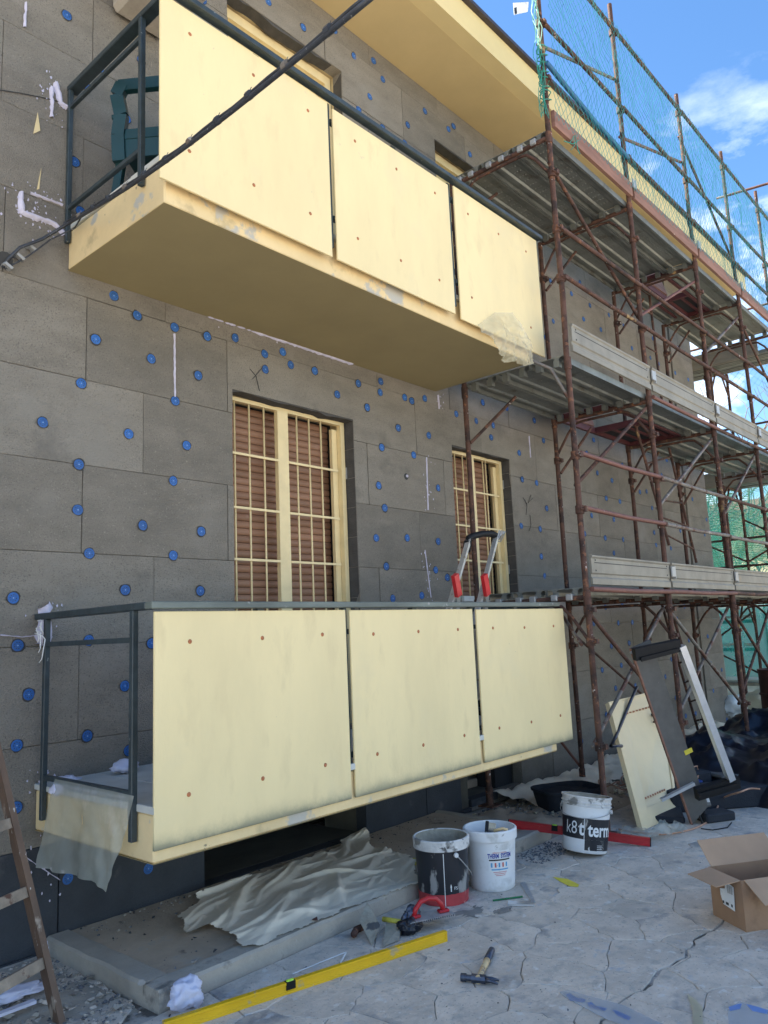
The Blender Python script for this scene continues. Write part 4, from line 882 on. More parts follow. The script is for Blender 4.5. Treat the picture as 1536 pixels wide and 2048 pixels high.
patch(Mx, .14, al-.40, al+.5, .176, .184, m_inkk, 'label_bar', bw, 12, lambda z: rad(z)+.001)
text_mesh('THERM  SYSTEM', .0335, Mx @ Matrix.Translation((0, 0, .202)), m_inkblue, 'lettering', bw, (.1470, al+.06), .62, .0012)
text_mesh('adesivo rasante', .014, Mx @ Matrix.Translation((0, 0, .222)), m_inkred, 'lettering', bw, (.1485, al+.05))
for k in range(5): patch(Mx, .14, al-.34+k*.16, al-.27+k*.16, .140, .165, m_inkred if k % 2 else m_inkcy, 'label_icon', bw, 2, lambda z: rad(z)+.001)
patch(Mx, .14, al-.32, al+.42, .124, .131, m_inkcy, 'label_bar', bw, 8, lambda z: rad(z)+.001)
for k in range(3): patch(Mx, .14, al-.25+k*.05, al+.35-k*.04, .111-k*.009, .114-k*.009, m_inkred, 'label_line', bw, 8, lambda z: rad(z)+.001)
br = thing('wall_brush', pw_+V(.02, -.02, .30), 'plaster covered brush hooked on the rim of the white bucket', 'brush')
Mb = xf(pw_+V(math.cos(A)*.09, math.sin(A)*.09, .30), A+1.57, -.5, .15)
q = MB(); q.M = Mb; q.box((-.03, -.016, -.02), (.03, .016, .075), .004); q.build('bristle_head', m_cement, br); q = MB(); q.M = Mb; q.box((-.032, -.02, .02), (-.012, .02, .08), .003); q.build('brush_block', m_black, br)
q = MB(); q.M = Mb; q.tube([(.02, -.012, .03), (.07, -.03, .045), (.10, -.03, .04)], .009, 8); q.build('brush_handle', m_wood, br, True); q = MB(); q.M = Mb; q.bar((.022, -.03, .03), (.022, -.03, -.05), .012, .006); q.build('hook', m_alu, br)
pt = pZ(1170, 1706, 0); A = facing(pt)
tdir = V(rt.x, rt.y, 0)
bt = thing('plaster_bucket', pt, 'white bucket with black k8 term print leaning to the right by the red level', 'bucket')
rad3 = lambda z: .142+.016*max(0, min(1, z/.29)); lean = Matrix.Rotation(R(7), 4, fw.cross(V(0, 0, 1)).cross(V(0, 0, 1)))
bpy.data.objects.remove(bt)
axis = V(fw.x, fw.y, 0).normalized()
def bucket_tilted():
    t = thing('plaster_bucket', pt, 'white bucket with black k8 term print leaning beside the red level', 'bucket')
    Mx = Matrix.Translation(pt+V(0, 0, .018)) @ Matrix.Rotation(R(8), 4, axis) @ Matrix.Rotation(R(-5), 4, V(rt.x, rt.y, 0).normalized())
    H = .35
    q = MB(); q.M = Mx; q.lathe([(.136, 0), (.142, .006)]+[(rad3(z), z) for z in [.29*i/8 for i in range(1, 9)]], 40); smooth_by_angle(q.build('body', m_bucketw, t), 50)
    q = MB(); q.M = Mx; q.lathe([(0, .001), (.136, .001)], 40); q.build('base', m_bucketd, t)
    R1 = .158; z = .285; q = MB(); q.M = Mx; q.lathe([(R1-.001, z), (R1+.008, z+.001), (R1+.008, z+.007), (R1+.001, z+.009), (R1+.001, z+.020), (R1+.007, z+.022), (R1+.007, z+.028), (R1+.001, z+.031), (R1+.002, H-.012), (R1+.009, H-.010), (R1+.009, H), (R1-.003, H)], 40); smooth_by_angle(q.build('rim', m_bucketd, t), 40)
    q = MB(); q.M = Mx; q.lathe([(R1-.003, H-.002)]+[(R1-.005-.016*i/6, H-.01-(H-.02)*i/6) for i in range(1, 7)], 40); q.build('inside', m_cement, t, True, flip=True)
    q = MB(); q.M = Mx; q.lathe([(0, .05), (.14, .05)], 30); q.build('residue', m_cement, t)
    return t, Mx
bt, Mx = bucket_tilted()
patch(Mx, .15, A-2.2, A+2.2, .085, .215, m_bucketk, 'black_band', bt, 30, rad3); patch(Mx, .15, A-.05, A+2.2, .02, .0849, m_bucketk, 'black_band', bt, 20, rad3, .0)
patch(Mx, .15, A-.09, A-.065, .0, .25, m_white, 'white_line', bt, 2, lambda z: rad3(z)+.001)
text_mesh('k8', .115, Mx @ Matrix.Translation((0, 0, .148)), m_white, 'lettering', bt, (.1535, A-.66), .80, -.0006)
text_mesh('t', .125, Mx @ Matrix.Translation((0, 0, .150)), m_white, 'lettering', bt, (.1535, A-.20), .85, .003)
text_mesh('term', .115, Mx @ Matrix.Translation((0, 0, .145)), m_white, 'lettering', bt, (.1535, A+.67), .80, .0028)
for k in range(4): patch(Mx, .15, A+.52, A+.80+.04*(k % 2), .052-k*.011, .055-k*.011, m_white, 'label_line', bt, 3, lambda z: rad3(z)+.001)
handle(bt, Mx, .163, .265, A-1.9, .05)
# ---- spirit levels
def level(name, a, c, mat, label, w_=.026, h_=.055, lift=0, vials=(.28, .5, .93)):
    a, c = Vector(a), Vector(c); t = thing(name, a, label, 'level'); d = (c-a).normalized(); s_ = V(-d.y, d.x, 0).normalized(); u = d.cross(s_)*-1
    u = s_.cross(d)*-1 if u.z < 0 else u
    q = MB(); W, Hh = w_/2, h_
    sec = [(-W, 0), (W, 0), (W, .010), (W-.004, .013), (W-.004, Hh-.013), (W, Hh-.010), (W, Hh), (-W, Hh), (-W, Hh-.010), (-W+.004, Hh-.013), (-W+.004, .013), (-W, .010)]
    n = 12; q.add([p+s_*x+u*z for p in (a, c) for x, z in sec], [(k, n+k, n+(k+1) % n, (k+1) % n) for k in range(n)]+[tuple(range(n)), tuple(n+k for k in range(n))[::-1]]); q.build('body', mat, t)
    for p, e in ((a, -d), (c, d)): q = MB(); q.add([p+s_*x*1.0+u*z+e*k for k in (.0005, .007) for x, z in ((-W, 0), (W, 0), (W, Hh), (-W, Hh))], [(0, 1, 2, 3), (4, 7, 6, 5), (0, 4, 5, 1), (1, 5, 6, 2), (2, 6, 7, 3), (3, 7, 4, 0)]); q.build('end_cap', m_black if mat is m_red else m_yellow, t)
    for f_ in vials:
        p = a.lerp(c, f_); q = MB()
        q.add([p+d*i+s_*j+u*k for i in (-.022, .022) for j in (-W-.0008, W+.0008) for k in (Hh*.35, Hh+.0008)], [(0, 1, 3, 2), (4, 6, 7, 5), (0, 4, 5, 1), (2, 3, 7, 6), (1, 5, 7, 3), (0, 2, 6, 4)]); v = q.build('vial_housing', m_black, t)
        q = MB(); q.tube([p-d*.016+u*(Hh-.002), p+d*.016+u*(Hh-.002)], .0095, 8); q.build('vial', m_vial, v, True)
    return t
level('spirit_level', pZ(330, 2068, .0), pZ(890, 1882, .0), m_yellow, 'long yellow spirit level lying on the pavement', .024, .047, vials=(.39,))
level('spirit_level', pZ(1018, 1655, .095), pZ(1300, 1693, .0)+V(0, 0, .002), m_red, 'long red spirit level resting on the end of the kerb behind the tilted bucket', .025, .055, vials=(.335,))
# ---- hammer
hp = pZ(958, 1966, .0); he = pZ(984, 1908, .0); hd = (he-hp).normalized(); hs = V(-hd.y, hd.x, 0)
hm = thing('hammer', hp, 'claw hammer with worn wooden handle lying on the pavement', 'hammer')
HZ = .017
q = MB(); q.tube([hp+hd*.0+V(0, 0, HZ), hp+hd*.10+V(0, 0, HZ+.002)], .0125, 10); q.tube([hp+hd*.10+V(0, 0, HZ+.002), hp+hd*.19+V(0, 0, HZ)], .0125, 10, True, .0155); q.build('handle', m_wood, hm, True)
q = MB(); q.tube([hp+hd*.19+V(0, 0, HZ), hp+hd*.30+V(0, 0, HZ), hp+hd*.315+V(0, 0, HZ)], .0165, 10, True, .0145); q.build('grip', m_darksteel, hm, True)
q = MB(); q.tube([hp-hd*.014+V(0, 0, HZ), hp+hd*.002+V(0, 0, HZ)], .017, 12, True, .019); q.build('handle_end', m_wood, hm)
q = MB(); q.tube([hp+hs*.028+V(0, 0, HZ), hp+hs*.055+V(0, 0, HZ)], .0125, 10); q.tube([hp+hs*.055+V(0, 0, HZ), hp+hs*.078+V(0, 0, HZ)], .0165, 12); q.tube([hp-hs*.03+V(0, 0, HZ), hp+hs*.03+V(0, 0, HZ)], .019, 8)
smooth_by_angle(q.build('head', m_darksteel, hm), 40)
for sg in (-1, 1): q = MB(); q.tube([hp-hs*.022+hd*sg*.006+V(0, 0, HZ), hp-hs*.055+hd*sg*.012+V(0, 0, HZ), hp-hs*.085+hd*(sg*.017-.0)+V(0, 0, .011)], .0115, 6, True, .005); q.build('claw', m_darksteel, hm, True)
# ---- trowels, float, gloves
tp = pZ(742, 1893, 0)
tw = thing('trowel', tp, 'plaster caked square trowel propped upright against the kerb', 'trowel')
q = MB(); q.plate([pY(719, 1842, 2.95), pY(744, 1892, tp.y), pY(760, 1850, 2.84), pY(734, 1803, 3.0)], .003); q.build('blade', m_cement, tw)
q = MB(); q.tube([pY(734, 1850, 2.93), pY(712, 1860, 2.97), pZ(708, 1868, .03)], .018, 8); q.build('handle', m_rust, tw, True)
sp = pZ(765, 1890, .003); st = thing('filling_knife', sp, 'wide filling knife with yellow and black handle beside the gloves', 'scraper')
q = MB(); q.plate([pZ(765, 1894, .006), pZ(798, 1880, .006), pZ(803, 1852, .03), pZ(772, 1845, .03)], .002); q.build('blade', m_cement, st)
q = MB(); q.tube([pZ(766, 1838, .045), pZ(803, 1844, .045)], .013, 8); q.build('handle', M('yellow_grip', (.62, .52, .07), .6, 0, .3, 40, spots=[((.1, .1, .1), 50, .58, .04)]), st, True); q = MB(); q.tube([pZ(804, 1844, .045), pZ(832, 1846, .042)], .009, 8); q.build('ferrule', m_black, st, True)
fc = pZ(862, 1872, 0); fl_ = pZ(822, 1873, .0); fr2 = pZ(912, 1853, .0); fd = (fr2-fl_).normalized(); fs_ = V(-fd.y, fd.x, 0)
ft = thing('notched_float', fc, 'notched steel float with a red bow handle on top of the yellow level', 'float')
o_ = fl_+V(0, 0, .062); FL = (fr2-fl_).length
q = MB(); q.plate([o_-fs_*.0, o_+fd*FL-fs_*.0, o_+fd*FL+fs_*.11, o_+fs_*.11], .0025); q.build('plate', m_steel, ft)
q = MB()
for k in range(int(FL/.012)): p = o_+fd*(k*.012+.002); q.add([p, p+fd*.006, p+fd*.006-V(0, 0, .009), p-V(0, 0, .009)], [(0, 1, 2, 3)]); p += fs_*.11; q.add([p, p+fd*.006, p+fd*.006-V(0, 0, .009), p-V(0, 0, .009)], [(0, 1, 2, 3)])
tag(q.build('teeth', m_darksteel, ft), kind='stuff')
ce = o_+fs_*.05; q = MB(); q.tube([ce+fd*.045+V(0, 0, .008), ce+fd*.055+V(0, 0, .04), ce+fd*.085+V(0, 0, .072), ce+fd*.13+V(0, 0, .082), ce+fd*.175+V(0, 0, .072), ce+fd*.205+V(0, 0, .04), ce+fd*.215+V(0, 0, .008)], .0125, 10)
q.build('bow_handle', m_red, ft, True); q = MB(); q.box((0, 0, 0), (0, 0, 0)) if False else None
for a_ in (.03, .195): q = MB(); p = ce+fd*a_; q.M = Matrix.Translation(p) @ Matrix.Rotation(math.atan2(fd.y, fd.x), 4, 'Z'); q.box((-.01, -.018, .001), (.05, .018, .016), .005); q.build('handle_foot', m_red, ft)
def lump(name, c_, s_, mat, label=None, cat=None, seed=0, amp=.35, sub=3, flat=1, group=None, fr=3.0):
    import bmesh
    bm = bmesh.new(); bmesh.ops.create_icosphere(bm, subdivisions=sub, radius=1); c_ = Vector(c_)
    for v in bm.verts:
        n = v.co.normalized(); k = 1+amp*(fbm((n.x*fr*.5+seed, n.y*fr*.5, n.z*fr*.5)))+amp*.4*abs(fbm((n.x*fr*1.7+seed, n.y*fr*1.7, n.z*fr*1.7))); v.co = Vector((n.x*s_[0]*k, n.y*s_[1]*k, n.z*s_[2]*k))
    me = bpy.data.meshes.new(name); bm.to_mesh(me); bm.free(); me.materials.append(mat)
    if sub > 2: me.polygons.foreach_set('use_smooth', [True]*len(me.polygons))
    o = bpy.data.objects.new(name, me); COL.objects.link(o); o.location = c_; return tag(o, label, cat, group)
gb = pZ(815, 1868, 0)
lump('work_glove', gb+V(.02, .0, .035), (.065, .045, .04), m_tarp, 'crumpled black work glove lying behind the red handled float', 'glove', 3, .35, 4, fr=2.6)
lump('work_glove', gb+V(.06, .02, .075), (.05, .03, .035), m_darksteel, 'second black glove piled on top of the first', 'glove', 8, .35, 4, fr=2.6)
# ---- try square and pencil
sq = pZ(1040, 1806, .001); s1 = thing('try_square', sq, 'steel try square with dusty blade on the pavement', 'square')
q = MB(); q.plate([pZ(1017, 1801, .012), pZ(1015, 1808, .012), pZ(1069, 1809, .012), pZ(1064, 1802, .012)], .010); q.build('stock', m_aluclean, s1); q = MB(); q.plate([pZ(1040, 1766, .004), pZ(1064, 1805, .004), pZ(1071, 1804, .004), pZ(1051, 1764, .004)], .002); q.build('blade', m_steel, s1)
q = MB(); q.tube([pZ(986, 1801, .006), pZ(1045, 1793, .006)], .005, 8); q.build('pencil_body', m_green).name = 'pencil'
tag(bpy.data.objects['pencil'], 'dark green marker pencil beside the try square', 'pencil')
# ---- flakes, offcuts, stains on the floor
def flake(name, px, mat, label, cat, z=.0012, th=.001): q = MB(); q.plate([pZ(x, y, z+th) for x, y in px], th); return tag(q.build(name, mat), label, cat)
flake('tape_piece', [(1106,1754),(1135,1758),(1158,1769),(1156,1774),(1138,1772),(1120,1763)], m_ytape, 'yellow flake lying on the open pavement right of the buckets', 'flake')
flake('tape_piece', [(818,1716),(838,1716),(838,1730),(822,1730)], m_ytape, 'yellow flake on the platform behind the black bucket', 'flake', .075)
def blob(px, rx, ry, label, seed):
    c_ = pZ(*px, 0); n = 48; q = MB(); q.add([V(c_.x+rx*math.cos(6.2832*k/n)*(1+.9*fbm((math.cos(6.2832*k/n)*1.6+seed, math.sin(6.2832*k/n)*1.6, 0))), c_.y+ry*math.sin(6.2832*k/n)*(1+.9*fbm((math.cos(6.2832*k/n)*1.6+seed, math.sin(6.2832*k/n)*1.6, 5))), .0016) for k in range(n)], [tuple(range(n))]); return tag(q.build('damp_stain', m_wet), label, 'stain')
blob((940, 1824), .13, .05, 'damp dark patch in front of the black bucket', 3); blob((1004, 1821), .06, .035, 'small damp patch below the white bucket', 8)
q = MB(); q.tube([pZ(585, 1948, .005), pZ(640, 1925, .006), pZ(690, 1905, .006)], .003, 5); tag(q.build('plastic_strip', m_white), 'thin white plastic strip lying behind the yellow level', 'strip')
q = MB(); q.tube([pZ(681, 1925, .005), pZ(692, 1905, .02)], .004, 5); tag(q.build('screw_plug', m_white), 'short white wall plug at the end of the thin strip', 'plug')
# clear film pieces with blue print at the lower right
flake('plastic_film', [(1118,1984),(1135,1980),(1245,2010),(1330,2050),(1320,2070),(1215,2040),(1130,1995)], m_filmg, 'clear film strip with blue lettering lying across the crack', 'film')
for nm_, px in (('leftmost', [(1131,1988),(1140,1987),(1150,1994),(1172,1999),(1168,2005),(1140,2001)]), ('middle', [(1174,2006),(1182,2004),(1192,2012),(1214,2016),(1210,2022),(1180,2016)]), ('rightmost', [(1224,2020),(1232,2020),(1262,2034),(1258,2041),(1236,2032)])): flake('printed_mark', px, m_btape, nm_+' blue printed stroke on the clear film strip', 'print', .0026, .0003)['group'] = 'blue strokes on the film strip'
flake('plastic_film', [(1375,1988),(1392,2000),(1405,2015),(1406,2060),(1388,2060),(1385,2020)], m_film2, 'narrow whitish film scrap standing left of the pale sheet', 'film', .003)
flake('plastic_film', [(1455,2020),(1480,2002),(1490,2008),(1536,2020),(1600,2030),(1600,2090),(1460,2090)], m_filmg, 'pale film sheet with blue print in the lower right corner', 'film')
for nm_, px in (('left', [(1457,2014),(1475,2008),(1484,2007),(1480,2018),(1460,2022)]), ('right', [(1492,2008),(1510,2012),(1536,2020),(1534,2028),(1505,2022)])): flake('printed_mark', px, m_btape, nm_+' blue curved stroke on the corner film sheet', 'print', .0028, .0003)['group'] = 'blue strokes on the corner sheet'
# ---- white crumpled ball and paper on the balcony
lump('plastic_ball', pZ(372, 2012, 0)+V(0, 0, .045), (.07, .055, .058), m_paper, 'crumpled pale plastic ball in front of the kerb corner', 'ball', 5, .34, 4, fr=2.6)
lump('foam_lump', pX(133, 1555, 2.0)+V(0, .0, -.02), (.06, .05, .03), m_paper, 'white foam scraps against the left rail on the lower balcony floor', 'foam', 2, .5, 3, fr=2.4)
lump('foam_lump', pX(115, 1580, 1.84), (.03, .03, .025), m_paper, 'small foam scrap hanging below the left rail end', 'foam', 6, .5, 3, fr=2.4)
lump('foam_lump', pZ(250, 1537, .85)+V(0, 0, .01), (.07, .05, .03), m_paper, 'white foam scrap near the wall on the balcony floor', 'foam', 4, .5, 3, fr=2.4)
lump('foam_lump', pX(92, 1262, 1.86)+V(0, .02, 0), (.03, .045, .07), m_foam, 'white foam bulge at the wall end of the lower handrail', 'foam', 9, .4, 3, fr=2.4)
# string tied at handrail end
q = MB(); p = pX(92, 1245, 1.84)
for k in range(3): q.tube([p+V(-.03+.012*math.sin(t*1.3+k*2), .035*math.cos(t*.9+k), .01-.02*k-.006*t+.012*math.sin(t+k)) for t in range(9)]+[p+V(-.03, .01-.02*k, -.08-.05*k), p+V(-.035, .012-.012*k, -.10-.05*k)], .0028, 5)
tag(q.build('string', m_white, smooth=True), 'frayed pale string knotted at the wall end of the lower handrail', 'string')
# ---- plastic films
def film(name, C, nu, nv, mat, label, amp=.02, fr=3., seed=0, nd=V(0, 1, 0), rag=.0):   # C: 2D list of control points, bilinear
    nj, ni = len(C)-1, len(C[0])-1
    def P(i, j):
        u = i/nu*ni; v = j/nv*nj; a = min(int(u), ni-1); c = min(int(v), nj-1); u -= a; v -= c
        p = C[c][a]*(1-u)*(1-v)+C[c][a+1]*u*(1-v)+C[c+1][a]*(1-u)*v+C[c+1][a+1]*u*v
        w2 = min(1, 3*j/nv) if rag is not None else 1
        return p+nd*amp*(fbm((p.x*fr+seed, p.y*fr, p.z*fr*.6))+.5*(1-2*abs(fbm((p.x*fr*2+seed, p.y*fr*2, p.z*fr))))) * w2
    b = MB(); b.grid(P, nu, nv); return tag(b.build(name, mat, smooth=True), label, 'sheet')
X_ = 1.825
film('plastic_sheet', [[pX(110,1558,X_), pX(160,1568,X_), pX(215,1580,X_), pX(268,1592,X_)], [pX(88,1640,X_-.03), pX(150,1650,X_-.02), pX(210,1658,X_-.02), pX(252,1665,X_)], [pX(78,1700,X_-.06), pX(135,1712,X_-.05), pX(190,1722,X_-.05), pX(236,1722,X_-.02)], [pX(66,1737,X_-.09), pX(135,1750,X_-.07), pX(190,1768,X_-.06), pX(214,1784,X_-.05)]], 36, 40, m_film, 'translucent torn plastic sheet hanging from the end of the lower balcony', .028, 1.6, 2, V(-1, 0, 0))
Yf = 3.0
film('plastic_sheet', [[pY(955,650,3.02), pY(990,625,3.01), pY(1025,625,3.01), pY(1045,650,3.01)], [pY(972,672,2.99), pY(1005,660,2.97), pY(1035,662,2.97), pY(1058,690,3.0)], [pY(996,705,2.97), pY(1020,700,2.94), pY(1045,695,2.93), pY(1066,705,2.98)], [pY(1010,724,2.98), pY(1035,722,2.94), pY(1050,732,2.94), pY(1064,728,2.98)]], 36, 36, m_film3, 'crumpled translucent plastic hanging off the corner of the upper balcony', .045, 4.5, 4, V(0, -1, 0))
# big creased sheet on the platform
sheet_poly = [pZ(x, y, .1).xy for x, y in ((362,1830),(372,1862),(430,1858),(495,1888),(540,1880),(582,1862),(700,1812),(838,1760),(836,1725),(800,1705),(745,1690),(728,1660),(700,1645),(684,1652),(680,1690),(600,1720),(530,1745),(450,1765),(400,1790))]
def inside(p, poly):
    c_ = False; n = len(poly)
    for i in range(n):
        a, b_ = poly[i], poly[(i+1) % n]
        if (a.y > p.y) != (b_.y > p.y) and p.x < (b_.x-a.x)*(p.y-a.y)/(b_.y-a.y)+a.x: c_ = not c_
    return c_
x0 = min(p.x for p in sheet_poly)-.02; x1 = max(p.x for p in sheet_poly)+.02; y0 = min(p.y for p in sheet_poly)-.02; y1 = min(4.05, max(p.y for p in sheet_poly)+.02)
import numpy as np
rg_ = random.Random(31); NX, NY = 300, 160
gx = np.linspace(x0, x1, NX+1)[None, :]; gy = np.linspace(y0, y1, NY+1)[:, None]
wob_ = np.array([[fbm((x*1.6, y*1.6, 2), 2) for x in gx[0]] for y in gy[:, 0]])*.10
GX = gx+wob_*.6; GY = gy+wob_
H_ = np.zeros((NY+1, NX+1))
for k in range(230):
    big = k < 34; cx_, cy_ = rg_.uniform(x0, x1), rg_.uniform(y0, y1); an = rg_.gauss(.30, .30 if big else .75); ln = rg_.uniform(.30, .75) if big else rg_.uniform(.06, .28)
    wd = rg_.uniform(.018, .040) if big else rg_.uniform(.006, .016); hh = rg_.uniform(.014, .036) if big else rg_.uniform(.005, .014)
    du = (GX-cx_)*math.cos(an)+(GY-cy_)*math.sin(an); dv = -(GX-cx_)*math.sin(an)+(GY-cy_)*math.cos(an)
    end = np.clip(1-np.abs(du)/ln, 0, 1)**.7; side_ = np.where(dv > 0, wd*2.4, wd)          # folds lean over: steep on one side
    r1 = hh*end*np.exp(-np.abs(dv/side_)**1.5); H_ = np.maximum(H_, r1) + .25*np.minimum(H_, r1)
def PS(i, j):
    x = x0+(x1-x0)*i/NX; y = y0+(y1-y0)*j/NY; p = Vector((x+fbm((y*7, x*3, 0))*.035, y+fbm((x*6, y*2, 4))*.035))
    if not inside(p, sheet_poly): return None
    dd = min(1, max(0, (y-3.14)/.12))
    hh = .0885+float(H_[j, i])*(.30+.70*dd)+.05*math.exp(-((x-4.20)**2/.012+(y-4.0)**2/.006))
    return V(x, y, hh)
b = MB(); b.grid(PS, NX, NY); tag(b.build('plastic_sheet', m_sheet, smooth=True), 'large creased dusty plastic sheet spread over the low platform', 'sheet')
# plastic strip along the wall base, right of the balcony
b = MB(); b.grid(lambda i, j: V(5.9+i*.05, 3.62+j*.04-.10*math.sin(i*.06), .015+.06*(j/10)+.05*abs(fbm((i*.13, j*.16, 2)))+.02*fbm((i*.5, j*.3, 7))), 110, 11)
tag(b.build('plastic_sheet', m_sheet, smooth=True), 'dusty plastic laid along the foot of the house wall behind the scaffold', 'sheet')
# ---- rubble
def chunk(rr, s_):
    pts = [V(rr.gauss(0, 1), rr.gauss(0, 1), rr.gauss(0, 1)).normalized() for _ in range(8)]
    import bmesh
    bm = bmesh.new()
    for p in pts: bm.verts.new((p.x*s_*rr.uniform(.7, 1.3), p.y*s_*rr.uniform(.6, 1.2), p.z*s_*rr.uniform(.3, .7)))
    r_ = bmesh.ops.convex_hull(bm, input=bm.verts); bmesh.ops.delete(bm, geom=[g_ for g_ in r_['geom_interior'] if isinstance(g_, bmesh.types.BMVert)], context='VERTS')
    vs = [v.co.copy() for v in bm.verts]; bm.verts.index_update(); fs = [[v.index for v in f.verts] for f in bm.faces]; bm.free(); return vs, fs
lib = [chunk(random.Random(i), 1) for i in range(24)]
def scatter(name, n, place, size, mats, label, seed):
    rr = random.Random(seed); b = MB()
    for _ in range(n):
        p = place(rr)
        if p is None: continue
        s_ = size(rr); vs, fs = lib[rr.randrange(24)]; Mr = Matrix.Translation(Vector(p)+V(0, 0, s_*.3)) @ Matrix.Rotation(rr.uniform(0, 6.3), 4, 'Z') @ Matrix.Rotation(rr.uniform(-.6, .6), 4, 'X'); b.M = Mr; b.m = rr.randrange(len(mats)); b.add([v*s_ for v in vs], fs)
    b.M = None; return tag(b.build(name, mats), kind='stuff', label=label)
scatter('rubble', 2600, lambda r_: (r_.uniform(.9, 1.92), 3.1+.95*r_.random()**.8, .0) if True else None, lambda r_: .005+.014*r_.random()**4, [m_rubble, m_conc, m_rubbled, m_stone], 'fine grey rubble round the foot of the ladder', 1)
b = MB(); b.grid(lambda i, j: V(.8+i*.022, 3.15+j*.03, -.006+.05*max(0, 1-((1.15-(.8+i*.022))/.85)**2)*(.5+.5*fbm((i*.1, j*.1, 3)))*min(1, j/8)), 50, 30); tag(b.build('rubble_dust', m_conc, smooth=True), kind='stuff', label='dusty rubble heap at the left')
rr = random.Random(44); rk_pts = [(x, y) for x, y in ((222,1960),(200,1990),(180,1998),(150,1985),(235,2012),(175,1955),(140,1948),(40,2010),(70,2030),(15,2030),(110,1975),(210,1930),(160,1920),(55,1985),(90,2005),(20,1960),(130,2015))]
WH = ['beside the ladder foot', 'below the kerb face', 'halfway along the kerb', 'behind the ladder foot', 'nearest the kerb corner', 'between ladder and kerb', 'just right of the ladder rail', 'left of the ladder foot', 'at the bottom edge of the picture', 'in the bottom left corner', 'touching the ladder rail', 'against the kerb', 'beside the wall end of the kerb', 'under the lowest rung', 'below the lowest rung', 'at the left edge under the rung', 'in front of the ladder foot']
for i, (x, y) in enumerate(rk_pts):
    vs, fs = lib[i]; s_ = rr.uniform(.016, .032); b = MB(); b.M = Matrix.Translation(pZ(x, y, .02)) @ Matrix.Rotation(rr.uniform(0, 6), 4, 'Z'); b.add([v*s_ for v in vs], fs); tag(b.build('rubble_stone', rr.choice([m_rubble, m_rubble, m_stone])), 'grey rubble stone '+WH[i], 'stone', 'rubble stones left of the kerb')
for i, (x, y, l) in enumerate(((392, 1921, 'pale chip of plaster alone on the platform floor near its corner'), (283, 1964, 'small pale chip on the left kerb top'), (631, 1838, 'dark bent metal bit on the kerb edge'))):
    vs, fs = lib[i+5]; b = MB(); b.M = Matrix.Translation(pZ(x, y, .10)); b.add([v*.02 for v in vs], fs); tag(b.build('plaster_chip', [m_rubble, m_rubble, m_drum][i]), l, 'chip')
scatter('platform_crumbs', 700, lambda r_: (r_.uniform(2.05, 5.0), 4.05-abs(r_.gauss(0, .13)) if r_.random() < .6 else r_.uniform(3.2, 4.0), .073), lambda r_: .003+.010*r_.random()**4, [m_rubbled, m_conc, m_crack], 'crumbs of foam and mortar on the platform', 2)
scatter('foam_crumbs', 1500, lambda r_: (5.2+1.9*r_.random(), 3.1+.85*r_.random(), .0), lambda r_: .006+.020*r_.random()**3, [m_rubbled, m_rubble, m_rubbled, m_film2], 'grey foam crumbs and rubble between platform and scaffold', 3)
scatter('foam_crumbs', 500, lambda r_: (4.55+.5*r_.random(), 2.78+.24*r_.random(), .0), lambda r_: .004+.010*r_.random()**3, [m_rubbled], 'dark crumbs against the kerb behind the tilted bucket', 4)
scatter('pavement_grit', 320, lambda r_: (r_.uniform(1.8, 5.5), r_.uniform(1.2, 3.0), .0), lambda r_: .0016+.006*r_.random()**6, [m_rubbled, m_conc, m_crack], 'scattered grit on the pavement', 6)
scatter('debris', 1500, lambda r_: (6.6+3.5*r_.random(), 2.9+.8*r_.random(), .02), lambda r_: .008+.03*r_.random()**3, [m_rubble, m_sheet, m_timber, m_film2], 'mixed debris along the scaffold foot', 5)
b = MB(); b.grid(lambda i, j: V(5.17+i*.05, 3.05+j*.05, -.006+.07*max(0, fbm((i*.08, j*.12, 3))+.35)*min(1, j/4)*min(1, i/5)), 90, 15); tag(b.build('dust_ground', m_plat, smooth=True), kind='stuff', label='dusty uneven ground between platform and wall')
q = MB()
rr = random.Random(9)
for k in range(5):
    c_ = V(7.0+rr.uniform(-.3, .3), 3.25+rr.uniform(-.2, .2), .08); q.tube([c_+V(.10*math.cos(a*.45+k), .09*math.sin(a*.45+k), .02*math.sin(a)) for a in range(12)], .006, 5)
tag(q.build('cord_coil', m_cord, smooth=True), 'tangle of thin brown cord on the rubble behind the gate panel', 'cord')
lump('foam_lump', pZ(100, 1905, .01), (.03, .02, .05), m_paper, 'bluish foam scrap behind the ladder by the wall', 'foam', 12, .7, 3)
lump('foam_lump', pZ(30, 1985, .03), (.11, .06, .015), m_paper, 'flat pale foam slab left of the ladder rail', 'foam', 13, .7, 3)
q = MB(); q.bar(pZ(-20, 2036, .04), pZ(70, 2002, .04), .03, .012); tag(q.build('foam_strip', m_paper), 'long pale foam strip in the lower left corner', 'strip')
